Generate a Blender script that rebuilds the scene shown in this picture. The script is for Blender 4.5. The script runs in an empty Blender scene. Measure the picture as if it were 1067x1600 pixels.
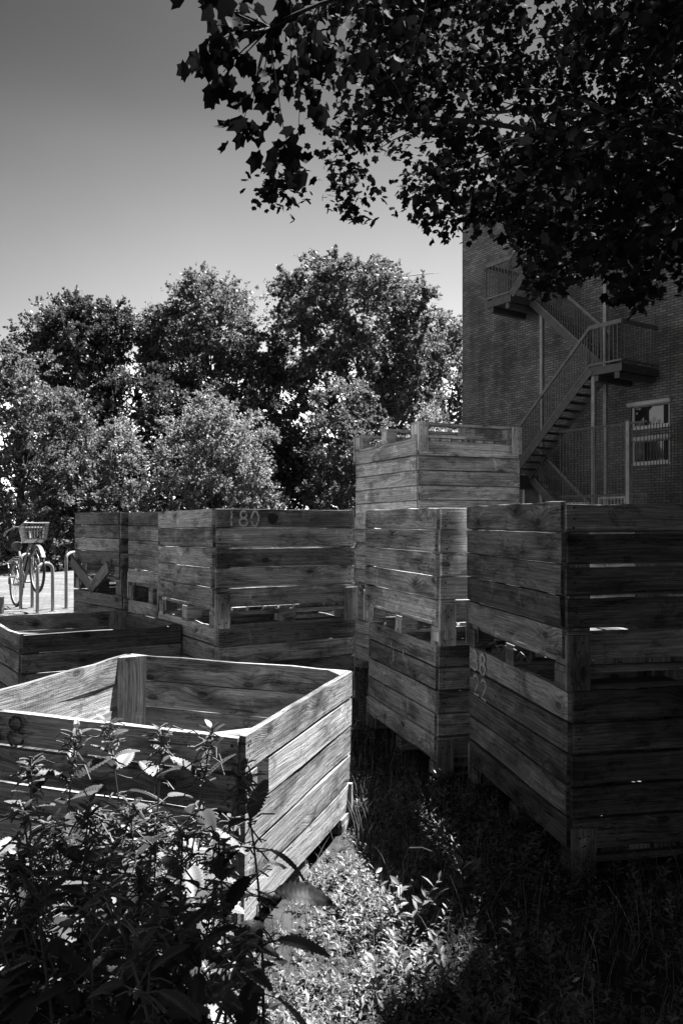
import bpy, math, random
import numpy as np
from mathutils import Vector, Matrix

random.seed(7)
RNG = np.random.default_rng(7)
S = bpy.context.scene
COL = S.collection
EYE = 1.315
FPX = 1244.4                      # focal length in photo pixels (28 mm on 36 mm high frame)


def R(a): return math.radians(a)


# ------------------------------------------------------------------ helpers
def tag(o, label=None, cat=None, group=None, kind=None):
    if label: o['label'] = label
    if cat: o['category'] = cat
    if group: o['group'] = group
    if kind: o['kind'] = kind
    return o


def empty(name, loc=(0, 0, 0), mat=None):
    o = bpy.data.objects.new(name, None)
    COL.objects.link(o)
    o.empty_display_size = .1
    if mat is not None: o.matrix_world = mat
    else: o.location = loc
    return o


class MB:
    def __init__(s):
        s.v = []; s.f = []; s.uv = []; s.rn = []; s.mi = []

    def face(s, idx, uv=None, rn=(0, 0), mi=0):
        s.f.append(tuple(idx))
        s.uv.extend(uv if uv else [(s.v[i][0], s.v[i][2]) for i in idx])
        s.rn.extend([rn] * len(idx)); s.mi.append(mi)

    def board(s, o, ex, ey, ez, L, W, T, seg=5, wob=.0012, warp=.0015, rg=random, mi=0, end=None, rag=0, uc=0.):
        """plank: ex along, ey across, ez outward; o = inner low corner. end=(trim at far end low, high)"""
        o, ex, ey, ez = Vector(o), Vector(ex), Vector(ey), Vector(ez)
        b = len(s.v); ou, ov = rg.uniform(0, 30), rg.uniform(0, 30); rn = (rg.random(), rg.random())
        w1, w2 = rg.uniform(-warp, warp) * 1.6, rg.uniform(-warp, warp) * 1.6
        co = []
        for i in range(seg + 1):
            t = i / seg
            a0, a1 = rg.uniform(-wob, wob), rg.uniform(-wob, wob)
            if rag: a1 -= abs(rg.gauss(0, rag))
            z = w1 * math.sin(t * 3.1) + w2 * math.sin(t * 6.3)
            for (yy, zz) in ((a0, 0), (W + a1, 0), (W + a1 - uc * .15, T), (a0 + uc, T)):
                x = t * L
                if end and i == seg: x -= end[0] if yy < W / 2 else end[1]
                s.v.append(tuple(o + ex * x + ey * yy + ez * (zz + z))); co.append((x + ou, yy + ov, zz))
        def F(q, kind):
            if kind == 'y': uv = [(co[k][0], co[k][1]) for k in q]
            elif kind == 'z': uv = [(co[k][0], co[k][1] + co[k][2]) for k in q]
            else: uv = [(co[k][2] * .3 + ou, co[k][1]) for k in q]
            s.face([b + k for k in q], uv, rn, mi)
        for i in range(seg):
            p, n = 4 * i, 4 * i + 4
            F((p + 3, n + 3, n + 2, p + 2), 'y')
            F((p, p + 1, n + 1, n), 'y')
            F((p + 1, p + 2, n + 2, n + 1), 'z')
            F((p, n, n + 3, p + 3), 'z')
        F((0, 3, 2, 1), 'e'); e = 4 * seg
        F((e, e + 1, e + 2, e + 3), 'e')

    def box(s, c, sx, sy, sz, rg=random, mi=0):
        """axis box centred on c"""
        s.board((c[0] - sx / 2, c[1] - sy / 2, c[2] - sz / 2), (1, 0, 0), (0, 1, 0), (0, 0, 1), sx, sy, sz, seg=1, wob=0, warp=0, rg=rg, mi=mi)

    def obox(s, p, ex, ey, ez, a, b, c, mi=0):
        p = Vector(p)
        s.board(p, ex, ey, ez, a, b, c, seg=1, wob=0, warp=0, mi=mi)

    def tube(s, pts, rad, n=8, cap=True, mi=0):
        pts = [Vector(p) for p in pts]
        rad = rad if isinstance(rad, (list, tuple)) else [rad] * len(pts)
        b0 = len(s.v); t0 = None
        for i, p in enumerate(pts):
            a = pts[max(i - 1, 0)]; c = pts[min(i + 1, len(pts) - 1)]
            d = (c - a).normalized()
            if t0 is None:
                t0 = d.orthogonal().normalized()
            t0 = (t0 - d * t0.dot(d))
            t0 = t0.normalized() if t0.length > 1e-6 else d.orthogonal().normalized()
            q = d.cross(t0)
            for k in range(n):
                an = 2 * math.pi * k / n
                s.v.append(tuple(p + (t0 * math.cos(an) + q * math.sin(an)) * rad[i]))
        ln = 0
        for i in range(len(pts) - 1):
            l2 = ln + (pts[i + 1] - pts[i]).length
            for k in range(n):
                k2 = (k + 1) % n
                s.face((b0 + i * n + k, b0 + i * n + k2, b0 + (i + 1) * n + k2, b0 + (i + 1) * n + k),
                       [(ln, k / n), (ln, (k + 1) / n), (l2, (k + 1) / n), (l2, k / n)], (.5, .5), mi)
            ln = l2
        if cap:
            s.face([b0 + k for k in range(n)][::-1], None, (.5, .5), mi)
            e = b0 + (len(pts) - 1) * n
            s.face([e + k for k in range(n)], None, (.5, .5), mi)

    def disc(s, c, ex, ey, r, n=6, mi=0):
        c, ex, ey = Vector(c), Vector(ex), Vector(ey); b = len(s.v)
        for k in range(n):
            a = 2 * math.pi * k / n
            s.v.append(tuple(c + ex * (r * math.cos(a)) + ey * (r * math.sin(a))))
        s.face(range(b, b + n), None, (0, 0), mi)

    def ribbon(s, pts, w, ex, ey, o, closed=False):
        """flat painted stroke in plane o + x*ex + y*ey"""
        o, ex, ey = Vector(o), Vector(ex), Vector(ey); b = len(s.v); n = len(pts)
        P = [Vector((p[0], p[1])) for p in pts]
        for i in range(n):
            if closed: a, c = P[i - 1], P[(i + 1) % n]
            else: a, c = P[max(i - 1, 0)], P[min(i + 1, n - 1)]
            d = (c - a).normalized(); q = Vector((-d.y, d.x)) * w / 2
            for t in (P[i] + q, P[i] - q): s.v.append(tuple(o + ex * t.x + ey * t.y))
        for i in range(n if closed else n - 1):
            j = (i + 1) % n
            s.face((b + 2 * i, b + 2 * i + 1, b + 2 * j + 1, b + 2 * j), [(0, 0)] * 4)

    def build(s, name, mats, parent=None, smooth=False):
        me = bpy.data.meshes.new(name)
        me.from_pydata(s.v, [], s.f)
        u1 = me.uv_layers.new(name='uv'); u2 = me.uv_layers.new(name='rnd')
        u1.data.foreach_set('uv', np.array(s.uv, dtype=np.float32).ravel())
        u2.data.foreach_set('uv', np.array(s.rn, dtype=np.float32).ravel())
        for m in (mats if isinstance(mats, (list, tuple)) else [mats]): me.materials.append(m)
        me.polygons.foreach_set('material_index', np.array(s.mi, dtype=np.int32))
        if smooth: me.polygons.foreach_set('use_smooth', np.ones(len(s.f), dtype=bool))
        me.update()
        o = bpy.data.objects.new(name, me); COL.objects.link(o)
        if parent: o.parent = parent
        return o


def scatter(name, tv, tf, pos, rot, scl, mat, parent=None, smooth=False, rnd=True):
    """one mesh of N copies of a template (tv verts kx3, tf list of faces)"""
    N = len(pos); tv = np.asarray(tv, float); k = len(tv)
    scl = np.asarray(scl, float)
    if scl.ndim == 1: scl = scl[:, None].repeat(3, 1)
    V = np.einsum('nij,nkj->nki', rot, tv[None] * scl[:, None, :]) + np.asarray(pos)[:, None, :]
    V = V.reshape(-1, 3)
    cnt = np.array([len(f) for f in tf]); flat = np.concatenate([np.array(f) for f in tf])
    loops = (np.arange(N)[:, None] * k + flat[None]).ravel()
    tot = np.tile(cnt, N); start = np.concatenate([[0], np.cumsum(tot)[:-1]])
    me = bpy.data.meshes.new(name)
    me.vertices.add(len(V)); me.vertices.foreach_set('co', V.astype(np.float32).ravel())
    me.loops.add(len(loops)); me.loops.foreach_set('vertex_index', loops.astype(np.int32))
    me.polygons.add(len(tot)); me.polygons.foreach_set('loop_start', start.astype(np.int32))
    me.polygons.foreach_set('loop_total', tot.astype(np.int32))
    if smooth: me.polygons.foreach_set('use_smooth', np.ones(len(tot), dtype=bool))
    if rnd:
        a = me.attributes.new('leafrnd', 'FLOAT', 'FACE')
        a.data.foreach_set('value', np.repeat(RNG.random(N), len(tf)).astype(np.float32))
    me.materials.append(mat); me.update(calc_edges=True)
    o = bpy.data.objects.new(name, me); COL.objects.link(o)
    if parent: o.parent = parent
    return o


def frames(axis, nrm):
    """rotation matrices with local +Y = axis, +Z close to nrm"""
    y = axis / np.linalg.norm(axis, axis=1, keepdims=True)
    x = np.cross(y, nrm); l = np.linalg.norm(x, axis=1, keepdims=True)
    x = np.where(l > 1e-5, x / np.maximum(l, 1e-5), np.array([[1., 0, 0]]))
    z = np.cross(x, y)
    return np.stack([x, y, z], axis=2)


# ------------------------------------------------------------------ materials (all grey: the photograph is black and white)
def newmat(name):
    m = bpy.data.materials.new(name); m.use_nodes = True
    nt = m.node_tree; nt.nodes.clear()
    out = nt.nodes.new('ShaderNodeOutputMaterial')
    return m, nt, out


class G:
    """tiny node builder"""
    def __init__(s, nt): s.nt = nt

    def n(s, t, **kw):
        nd = s.nt.nodes.new(t)
        for k, v in kw.items():
            if k.startswith('_'): continue
            setattr(nd, k, v)
        return nd

    def link(s, a, b): s.nt.links.new(a, b)

    def val(s, nd, name, x):
        i = nd.inputs[name]
        if isinstance(x, (int, float, tuple)): i.default_value = x
        else: s.link(x, i)

    def math(s, op, a, b=None, c=None, clamp=False):
        nd = s.n('ShaderNodeMath', operation=op, use_clamp=clamp)
        for i, x in enumerate((a, b, c)):
            if x is not None: s.val(nd, i, x)
        return nd.outputs[0]

    def ramp(s, x, a, b, lo=0., hi=1.):
        nd = s.n('ShaderNodeMapRange', interpolation_type='SMOOTHSTEP')
        s.val(nd, 0, x); nd.inputs[1].default_value = a; nd.inputs[2].default_value = b
        nd.inputs[3].default_value = lo; nd.inputs[4].default_value = hi
        return nd.outputs[0]

    def comb(s, x, y, z=0.):
        nd = s.n('ShaderNodeCombineXYZ')
        s.val(nd, 0, x); s.val(nd, 1, y); s.val(nd, 2, z)
        return nd.outputs[0]

    def noise(s, vec, scale, detail=2., rough=.5, dist=0.):
        nd = s.n('ShaderNodeTexNoise'); s.link(vec, nd.inputs['Vector'])
        nd.inputs['Scale'].default_value = scale; nd.inputs['Detail'].default_value = detail
        nd.inputs['Roughness'].default_value = rough; nd.inputs['Distortion'].default_value = dist
        return nd.outputs[0]

    def bump(s, h, strength, dist):
        nd = s.n('ShaderNodeBump'); s.link(h, nd.inputs['Height'])
        nd.inputs['Strength'].default_value = strength; nd.inputs['Distance'].default_value = dist
        return nd.outputs[0]

    def bsdf(s, base, rough=.7, spec=.3, normal=None, metal=0.):
        nd = s.n('ShaderNodeBsdfPrincipled')
        if isinstance(base, (int, float)): nd.inputs['Base Color'].default_value = (base, base, base, 1)
        else: s.link(base, nd.inputs['Base Color'])
        s.val(nd, 'Roughness', rough); nd.inputs['Specular IOR Level'].default_value = spec
        nd.inputs['Metallic'].default_value = metal
        if normal is not None: s.link(normal, nd.inputs['Normal'])
        return nd.outputs[0]


def plain(name, g, rough=.6, spec=.3, metal=0., var=.25, scale=6.):
    m, nt, out = newmat(name); q = G(nt)
    tc = q.n('ShaderNodeTexCoord').outputs['Object']
    a = q.noise(tc, scale, 4, .6); c = q.math('MULTIPLY', q.ramp(a, .25, .75, 1 - var, 1 + var), g)
    q.link(q.bsdf(c, rough, spec, None, metal), out.inputs[0])
    return m


def wood(name, lo, hi, rough=.78, stain=.55, ring=.74):
    m, nt, out = newmat(name); q = G(nt)
    uv = q.n('ShaderNodeUVMap', uv_map='uv').outputs[0]
    rn = q.n('ShaderNodeUVMap', uv_map='rnd').outputs[0]
    s1 = q.n('ShaderNodeSeparateXYZ'); q.link(uv, s1.inputs[0]); u, v = s1.outputs[0], s1.outputs[1]
    s2 = q.n('ShaderNodeSeparateXYZ'); q.link(rn, s2.inputs[0]); r1, r2 = s2.outputs[0], s2.outputs[1]
    # knots
    kv = q.comb(q.math('MULTIPLY', u, 4.0), q.math('MULTIPLY', v, 7.5))
    vo = q.n('ShaderNodeTexVoronoi', voronoi_dimensions='2D'); q.link(kv, vo.inputs['Vector']); vo.inputs['Scale'].default_value = 1.
    vo.inputs['Randomness'].default_value = 1.
    d = vo.outputs['Distance']
    sc = q.n('ShaderNodeSeparateColor'); q.link(vo.outputs['Color'], sc.inputs[0])
    keep = q.math('GREATER_THAN', sc.outputs[0], .81)
    kn = q.math('MULTIPLY', q.ramp(d, .07, .14, 1, 0), keep)
    halo = q.math('MULTIPLY', q.ramp(d, .0, .55, 1, 0), keep)
    # grain lines bend round the knots and wander
    wander = q.noise(q.comb(q.math('MULTIPLY', u, 1.4), q.math('MULTIPLY', v, 5.)), 1., 2, .5)
    vv = q.math('ADD', q.math('ADD', v, q.math('MULTIPLY', wander, .035)), q.math('MULTIPLY', halo, .030))
    rings = q.math('SINE', q.math('MULTIPLY', vv, q.math('ADD', 260., q.math('MULTIPLY', r2, 220.))))
    rings = q.ramp(rings, -.2, 1., 0, 1)
    fine = q.noise(q.comb(q.math('MULTIPLY', u, 9.), q.math('MULTIPLY', vv, 260.)), 1., 5, .7)
    crk = q.noise(q.comb(q.math('MULTIPLY', u, 1.3), q.math('MULTIPLY', vv, 30.), q.math('MULTIPLY', r2, 7.)), 1., 3, .55)
    crack = q.ramp(q.math('ABSOLUTE', q.math('SUBTRACT', crk, .5)), .002, .011, 1, 0)
    streak = q.noise(q.comb(q.math('MULTIPLY', u, 1.1), q.math('MULTIPLY', vv, 34.)), 1., 3, .6)
    blot = q.noise(q.comb(q.math('MULTIPLY', u, 2.2), q.math('MULTIPLY', v, 7.), r1), 1., 5, .62, .4)
    # saw chatter across the grain
    saw = q.math('SINE', q.math('MULTIPLY', q.math('ADD', u, q.math('MULTIPLY', v, .12)), 420.))
    base = q.math('ADD', lo, q.math('MULTIPLY', q.math('POWER', r1, 1.3), hi - lo))
    base = q.math('MULTIPLY', base, q.ramp(streak, .3, .7, .70, 1.18))
    base = q.math('MULTIPLY', base, q.ramp(fine, .34, .66, .52, 1.28))
    base = q.math('MULTIPLY', base, q.ramp(rings, 0, 1, 1.05, ring))
    base = q.math('MULTIPLY', base, q.ramp(blot, .46, .66, 1.08, 1 - stain))
    blot2 = q.noise(q.comb(q.math('MULTIPLY', u, 9.), q.math('MULTIPLY', v, 14.), q.math('MULTIPLY', r1, 9.)), 1., 6, .7, .6)
    base = q.math('MULTIPLY', base, q.ramp(blot2, .55, .63, 1., .60))
    pale = q.noise(q.comb(q.math('MULTIPLY', u, 6.), q.math('MULTIPLY', v, 5.), q.math('MULTIPLY', r2, 9.)), 1., 5, .65, .8)
    base = q.math('MULTIPLY', base, q.ramp(pale, .57, .68, 1., 1.5))
    base = q.math('MULTIPLY', base, q.ramp(halo, .25, .8, 1., .72))
    ckm = q.math('MULTIPLY', crack, q.ramp(blot, .40, .56))
    base = q.math('MULTIPLY', base, q.ramp(ckm, 0, 1, 1., .35))
    base = q.math('MULTIPLY', base, q.ramp(kn, 0, 1, 1., .38))
    h = q.math('ADD', q.math('MULTIPLY', fine, .9), q.math('MULTIPLY', rings, -.25 if ring < .8 else -.12))
    h = q.math('ADD', h, q.math('MULTIPLY', streak, .5))
    h = q.math('ADD', h, q.math('MULTIPLY', saw, q.math('MULTIPLY', q.ramp(blot, .35, .6), .10)))
    h = q.math('ADD', h, q.math('MULTIPLY', ckm, -.8))
    q.link(q.bsdf(base, rough, .15, q.bump(h, .8, .004)), out.inputs[0])
    return m


def leafmat(name, g, trans=.3, rough=.45, var=.45, spec=.5, tg=2.2):
    m, nt, out = newmat(name); q = G(nt)
    at = q.n('ShaderNodeAttribute', attribute_name='leafrnd').outputs['Fac']
    c = q.math('MULTIPLY', q.ramp(at, 0, 1, 1 - var, 1 + var), g)
    b = q.bsdf(c, rough, spec)
    t = q.n('ShaderNodeBsdfTranslucent'); q.link(q.math('MULTIPLY', c, tg), t.inputs[0])
    mx = q.n('ShaderNodeMixShader'); mx.inputs[0].default_value = trans
    q.link(b, mx.inputs[1]); q.link(t.outputs[0], mx.inputs[2]); q.link(mx.outputs[0], out.inputs[0])
    return m


def paint(name, g, wear):
    m, nt, out = newmat(name); q = G(nt)
    tc = q.n('ShaderNodeTexCoord').outputs['Object']
    a = q.noise(tc, 55, 4, .7); b = q.noise(tc, 9, 2, .5)
    al = q.ramp(q.math('ADD', q.math('MULTIPLY', a, .6), q.math('MULTIPLY', b, .4)), wear - .08, wear + .06)
    tr = q.n('ShaderNodeBsdfTransparent'); mx = q.n('ShaderNodeMixShader')
    q.link(al, mx.inputs[0]); q.link(tr.outputs[0], mx.inputs[1]); q.link(q.bsdf(g, .8, .1), mx.inputs[2])
    q.link(mx.outputs[0], out.inputs[0])
    return m


M = {}
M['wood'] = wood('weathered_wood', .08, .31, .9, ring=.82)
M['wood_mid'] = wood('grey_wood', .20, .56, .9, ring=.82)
M['wood_light'] = wood('light_wood', .50, .84, .9, stain=.5, ring=.82)  # palest board tone, also on the back panels that bounce sun
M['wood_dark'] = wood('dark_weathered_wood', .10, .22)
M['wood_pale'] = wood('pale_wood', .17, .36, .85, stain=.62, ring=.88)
M['wood_plate'] = wood('bleached_wood', .60, .85, .85, stain=.35, ring=.9)
M['nail'] = plain('nail_iron', .02, .6, .3, 0)
M['paint_and_sliver_white'] = paint('faded_white_paint_and_sun_sliver', .42, .42)  # white number paint, also used for the painted sun sliver
M['paint_chalk'] = paint('worn_chalk_paint', .55, .46)
M['paint_dark'] = paint('dark_stencil_paint', .03, .485)
M['leaf_tree'] = leafmat('tree_leaf', .098, .26, .5, spec=.25)
M['leaf_dark'] = leafmat('dark_tree_leaf', .055, .2, .5, spec=.25)
M['leaf_pale'] = leafmat('pale_shrub_leaf', .15, .3, .5, spec=.25)
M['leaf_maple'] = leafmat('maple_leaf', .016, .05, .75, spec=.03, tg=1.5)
M['leaf_nettle'] = leafmat('nettle_leaf', .062, .13, .5)
M['leaf_weed'] = leafmat('weed_leaf', .092, .2, .5, .5, spec=.35)
M['grass'] = leafmat('grass_blade', .11, .3, .5)
M['leaf_dry'] = leafmat('dry_leaf', .05, .05, .8, spec=.1)
M['bark'] = plain('bark', .05, .9, .1, 0, .5, 9)
M['stem'] = plain('green_stem', .10, .7, .2)
M['steel'] = plain('galvanised_steel', .20, .5, .4, .3)
M['stair_steel'] = plain('painted_stair_steel', .09, .5, .4)
M['rail'] = plain('painted_handrail', .17, .5, .4)
M['stair_light'] = plain('galvanised_stair_post', .36, .5, .4)
M['white'] = plain('white_paint', .75, .5, .3, 0, .06)
M['black'] = plain('black_rubber', .02, .6, .3)
M['bike_paint'] = plain('grey_bicycle_paint', .12, .35, .5)
M['basket'] = plain('pale_basket_plastic', .15, .5, .4, 0, .1)
M['cloud'] = plain('contrail_vapour', .45, 1., 0)


def soil():
    m, nt, out = newmat('dark_soil'); q = G(nt)
    tc = q.n('ShaderNodeTexCoord').outputs['Object']
    a = q.noise(tc, 7, 8, .65); b = q.noise(tc, .5, 4, .5)
    c = q.math('MULTIPLY', q.ramp(a, .3, .7, .012, .045), q.ramp(b, .3, .7, .7, 1.4))
    q.link(q.bsdf(c, .95, .1, q.bump(a, .8, .03)), out.inputs[0])
    return m


def paving():
    m, nt, out = newmat('brick_paving'); q = G(nt)
    tc = q.n('ShaderNodeTexCoord').outputs['Object']
    br = q.n('ShaderNodeTexBrick'); q.link(tc, br.inputs['Vector'])
    br.inputs['Color1'].default_value = (.09, .09, .09, 1); br.inputs['Color2'].default_value = (.14, .14, .14, 1)
    br.inputs['Mortar'].default_value = (.06, .06, .06, 1)
    br.inputs['Scale'].default_value = 1.; br.inputs['Mortar Size'].default_value = .012
    br.inputs['Brick Width'].default_value = .30; br.inputs['Row Height'].default_value = .15
    a = q.noise(tc, 1.2, 6, .6)
    mx = q.n('ShaderNodeMix', data_type='RGBA', blend_type='MULTIPLY'); mx.inputs[0].default_value = 1
    q.link(br.outputs[0], mx.inputs[6]); q.link(q.ramp(a, .3, .7, .7, 1.15), mx.inputs[7])
    q.link(q.bsdf(mx.outputs[2], .85, .2, q.bump(br.outputs[1], -.5, .008)), out.inputs[0])
    return m


def brick():
    m, nt, out = newmat('dark_brick'); q = G(nt)
    tc = q.n('ShaderNodeTexCoord').outputs['Object']
    s = q.n('ShaderNodeSeparateXYZ'); q.link(tc, s.inputs[0])
    vec = q.comb(q.math('ADD', s.outputs[0], s.outputs[1]), s.outputs[2])
    br = q.n('ShaderNodeTexBrick'); q.link(vec, br.inputs['Vector'])
    br.inputs['Color1'].default_value = (.18, .18, .18, 1); br.inputs['Color2'].default_value = (.34, .34, .34, 1)
    br.inputs['Mortar'].default_value = (.09, .09, .09, 1); br.inputs['Bias'].default_value = -.2
    br.inputs['Scale'].default_value = 1.; br.inputs['Mortar Size'].default_value = .012
    br.inputs['Brick Width'].default_value = .22; br.inputs['Row Height'].default_value = .072
    a = q.noise(tc, .7, 6, .65)
    mx = q.n('ShaderNodeMix', data_type='RGBA', blend_type='MULTIPLY'); mx.inputs[0].default_value = 1
    st_ = q.noise(q.comb(q.math('MULTIPLY', s.outputs[0], 1.6), q.math('MULTIPLY', s.outputs[2], .22)), 1., 5, .6)
    q.link(br.outputs[0], mx.inputs[6]); q.link(q.math('MULTIPLY', q.ramp(a, .3, .7, .6, 1.25), q.ramp(st_, .45, .7, 1., .6)), mx.inputs[7])
    q.link(q.bsdf(mx.outputs[2], .85, .2, q.bump(br.outputs[1], -.6, .01)), out.inputs[0])
    return m


def glass():
    m, nt, out = newmat('window_glass'); q = G(nt)
    q.link(q.bsdf(.03, .04, .8), out.inputs[0])
    return m


def verge_mat():
    m, nt, out = newmat('verge_turf'); q = G(nt)
    tc = q.n('ShaderNodeTexCoord').outputs['Object']
    a = q.noise(tc, 5, 8, .7)
    q.link(q.bsdf(q.ramp(a, .3, .7, .05, .16), .9, .1, q.bump(a, .8, .05)), out.inputs[0])
    return m


M['soil'] = soil(); M['paving'] = paving(); M['brick'] = brick(); M['glass'] = glass(); M['verge'] = verge_mat()

# ------------------------------------------------------------------ camera, sky, sun
cam = bpy.data.cameras.new('camera'); co = bpy.data.objects.new('camera', cam); COL.objects.link(co)
co.location = (0, 0, EYE); co.rotation_euler = (R(90), 0, 0)
cam.sensor_fit = 'VERTICAL'; cam.sensor_height = 36; cam.sensor_width = 24; cam.lens = 28.
cam.shift_y = 18 / 1600.; cam.clip_end = 20000; cam.clip_start = .05
S.camera = co

SUN = Vector((.46, .38, 1.0)).normalized()
el = math.asin(SUN.z); az = math.atan2(SUN.x, SUN.y)
w = bpy.data.worlds.new('World'); S.world = w; w.use_nodes = True
nt = w.node_tree; nt.nodes.clear()
sky = nt.nodes.new('ShaderNodeTexSky'); sky.sky_type = 'NISHITA'; sky.sun_disc = False
sky.sun_elevation = el; sky.sun_rotation = az; sky.air_density = 1.0; sky.dust_density = .6; sky.ozone_density = 1.
sep = nt.nodes.new('ShaderNodeSeparateColor'); bg = nt.nodes.new('ShaderNodeBackground'); wo = nt.nodes.new('ShaderNodeOutputWorld')
nt.links.new(sky.outputs[0], sep.inputs[0])
# black and white film with a filter: the clear sky darkens upwards and away from the sun
q = G(nt)
dv = q.n('ShaderNodeTexCoord').outputs['Generated']; sx = q.n('ShaderNodeSeparateXYZ'); q.link(dv, sx.inputs[0])
cv = q.n('ShaderNodeFloatCurve'); q.link(q.math('MAXIMUM', sx.outputs[2], 0.), cv.inputs['Value'])
c0 = cv.mapping.curves[0]
for k, (px_, py_) in enumerate(((0., 2.2), (.15, 1.7), (.22, .70), (.32, .55), (.41, .40), (.52, .23), (1., .26))):
    if k == 0: c0.points[0].location = (px_, py_)
    elif k == 6: c0.points[-1].location = (px_, py_)
    else: c0.points.new(px_, py_)
cv.mapping.update()
hz = q.math('SQRT', q.math('MAXIMUM', q.math('SUBTRACT', 1., q.math('MULTIPLY', sx.outputs[2], sx.outputs[2])), .0001))
sd_ = Vector((SUN.x, SUN.y)).normalized()
ca = q.math('DIVIDE', q.math('ADD', q.math('MULTIPLY', sx.outputs[0], sd_.x), q.math('MULTIPLY', sx.outputs[1], sd_.y)), hz)
m3 = q.math('MULTIPLY', q.math('MULTIPLY', sep.outputs[1], cv.outputs[0]), q.ramp(ca, .1, .62, .70, 1.15))
hzn = q.noise(dv, 2.6, 4, .55)
m3 = q.math('MULTIPLY', m3, q.ramp(hzn, .3, .7, .955, 1.045))
nt.links.new(m3, bg.inputs[0])
bg.inputs[1].default_value = .05
nt.links.new(bg.outputs[0], wo.inputs[0])
sl = bpy.data.lights.new('sun', 'SUN'); sl.energy = 5.0; sl.angle = R(.53); sl.color = (1, 1, 1)
so = bpy.data.objects.new('sun', sl); COL.objects.link(so)
so.rotation_euler = SUN.to_track_quat('Z', 'Y').to_euler(); so.location = (10, 10, 20)

S.view_settings.view_transform = 'Standard'; S.view_settings.look = 'None'
S.view_settings.exposure = 2.4; S.view_settings.gamma = 1
S.cycles.max_bounces = 6; S.cycles.diffuse_bounces = 3; S.cycles.glossy_bounces = 2
S.cycles.transmission_bounces = 3; S.cycles.transparent_max_bounces = 6
S.cycles.caustics_reflective = False; S.cycles.caustics_refractive = False

# ------------------------------------------------------------------ ground
def sheet(name, pts, z, mat, nx=1):
    b = MB()
    for p in pts: b.v.append((p[0], p[1], z))
    b.face(range(len(pts)), [(p[0], p[1]) for p in pts])
    o = b.build(name, mat); tag(o, kind='structure')
    return o


sheet('ground', [(-900, -900), (900, -900), (900, 900), (-900, 900)], 0, M['soil'])
sheet('paving', [(-14, 8.3), (-2.5, 8.6), (-4.2, 14), (-6.6, 22.5), (-16, 22.5)], .004, M['paving'])
# grass bank beyond the paving
vb = MB(); nx, ny = 40, 8
for j in range(ny + 1):
    for i in range(nx + 1):
        x = -22 + 26 * i / nx; t = j / ny; y = 22.6 + 9 * t
        z = .02 + .75 * (1 - math.exp(-3 * t)) + random.uniform(-.05, .05) * min(1, t * 4)
        vb.v.append((x, y, z if j else .008))
for j in range(ny):
    for i in range(nx):
        a = j * (nx + 1) + i
        vb.face((a, a + 1, a + nx + 2, a + nx + 1))
tag(vb.build('grass_bank', M['verge'], smooth=True), kind='structure')

# ------------------------------------------------------------------ wooden bulk crates
BP = .12
DIG = {
    '1': [[(.5, 1), (.42, 0)]],
    '0': [[(.5 + .38 * math.sin(a * .3927), .5 + .5 * math.cos(a * .3927)) for a in range(16)], 'c'],
    '2': [[(.05, .78), (.2, .97), (.5, 1), (.8, .9), (.85, .7), (.6, .4), (.1, .0), (.95, .0)]],
    '3': [[(.1, .95), (.5, 1), (.85, .85), (.8, .62), (.45, .52), (.85, .42), (.92, .18), (.55, 0), (.05, .06)]],
    '8': [[(.5 + .33 * math.sin(a * .5236), .76 + .24 * math.cos(a * .5236)) for a in range(12)], 'c',
          [(.5 + .42 * math.sin(a * .5236), .26 + .26 * math.cos(a * .5236)) for a in range(12)], 'c'],
    'l': [[(.2, 1), (.2, 0), (.9, 0)]],
}


def digits(txt, o, ex, ey, ez, w, h, sw, mat, parent, gap=1.25):
    b = MB(); k = 0
    for i, ch in enumerate(txt):
        g = DIG[ch]; j = 0
        while j < len(g):
            cl = j + 1 < len(g) and g[j + 1] == 'c'
            pts = [((p[0] + i * gap) * w + random.uniform(-.002, .002), p[1] * h + random.uniform(-.002, .002)) for p in g[j]]
            b.ribbon(pts, sw, ex, ey, Vector(o) + Vector(ez) * (.0030 + .0003 * k), cl); k += 1
            j += 2 if cl else 1
    return b.build('painted_number', mat, parent)


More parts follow.
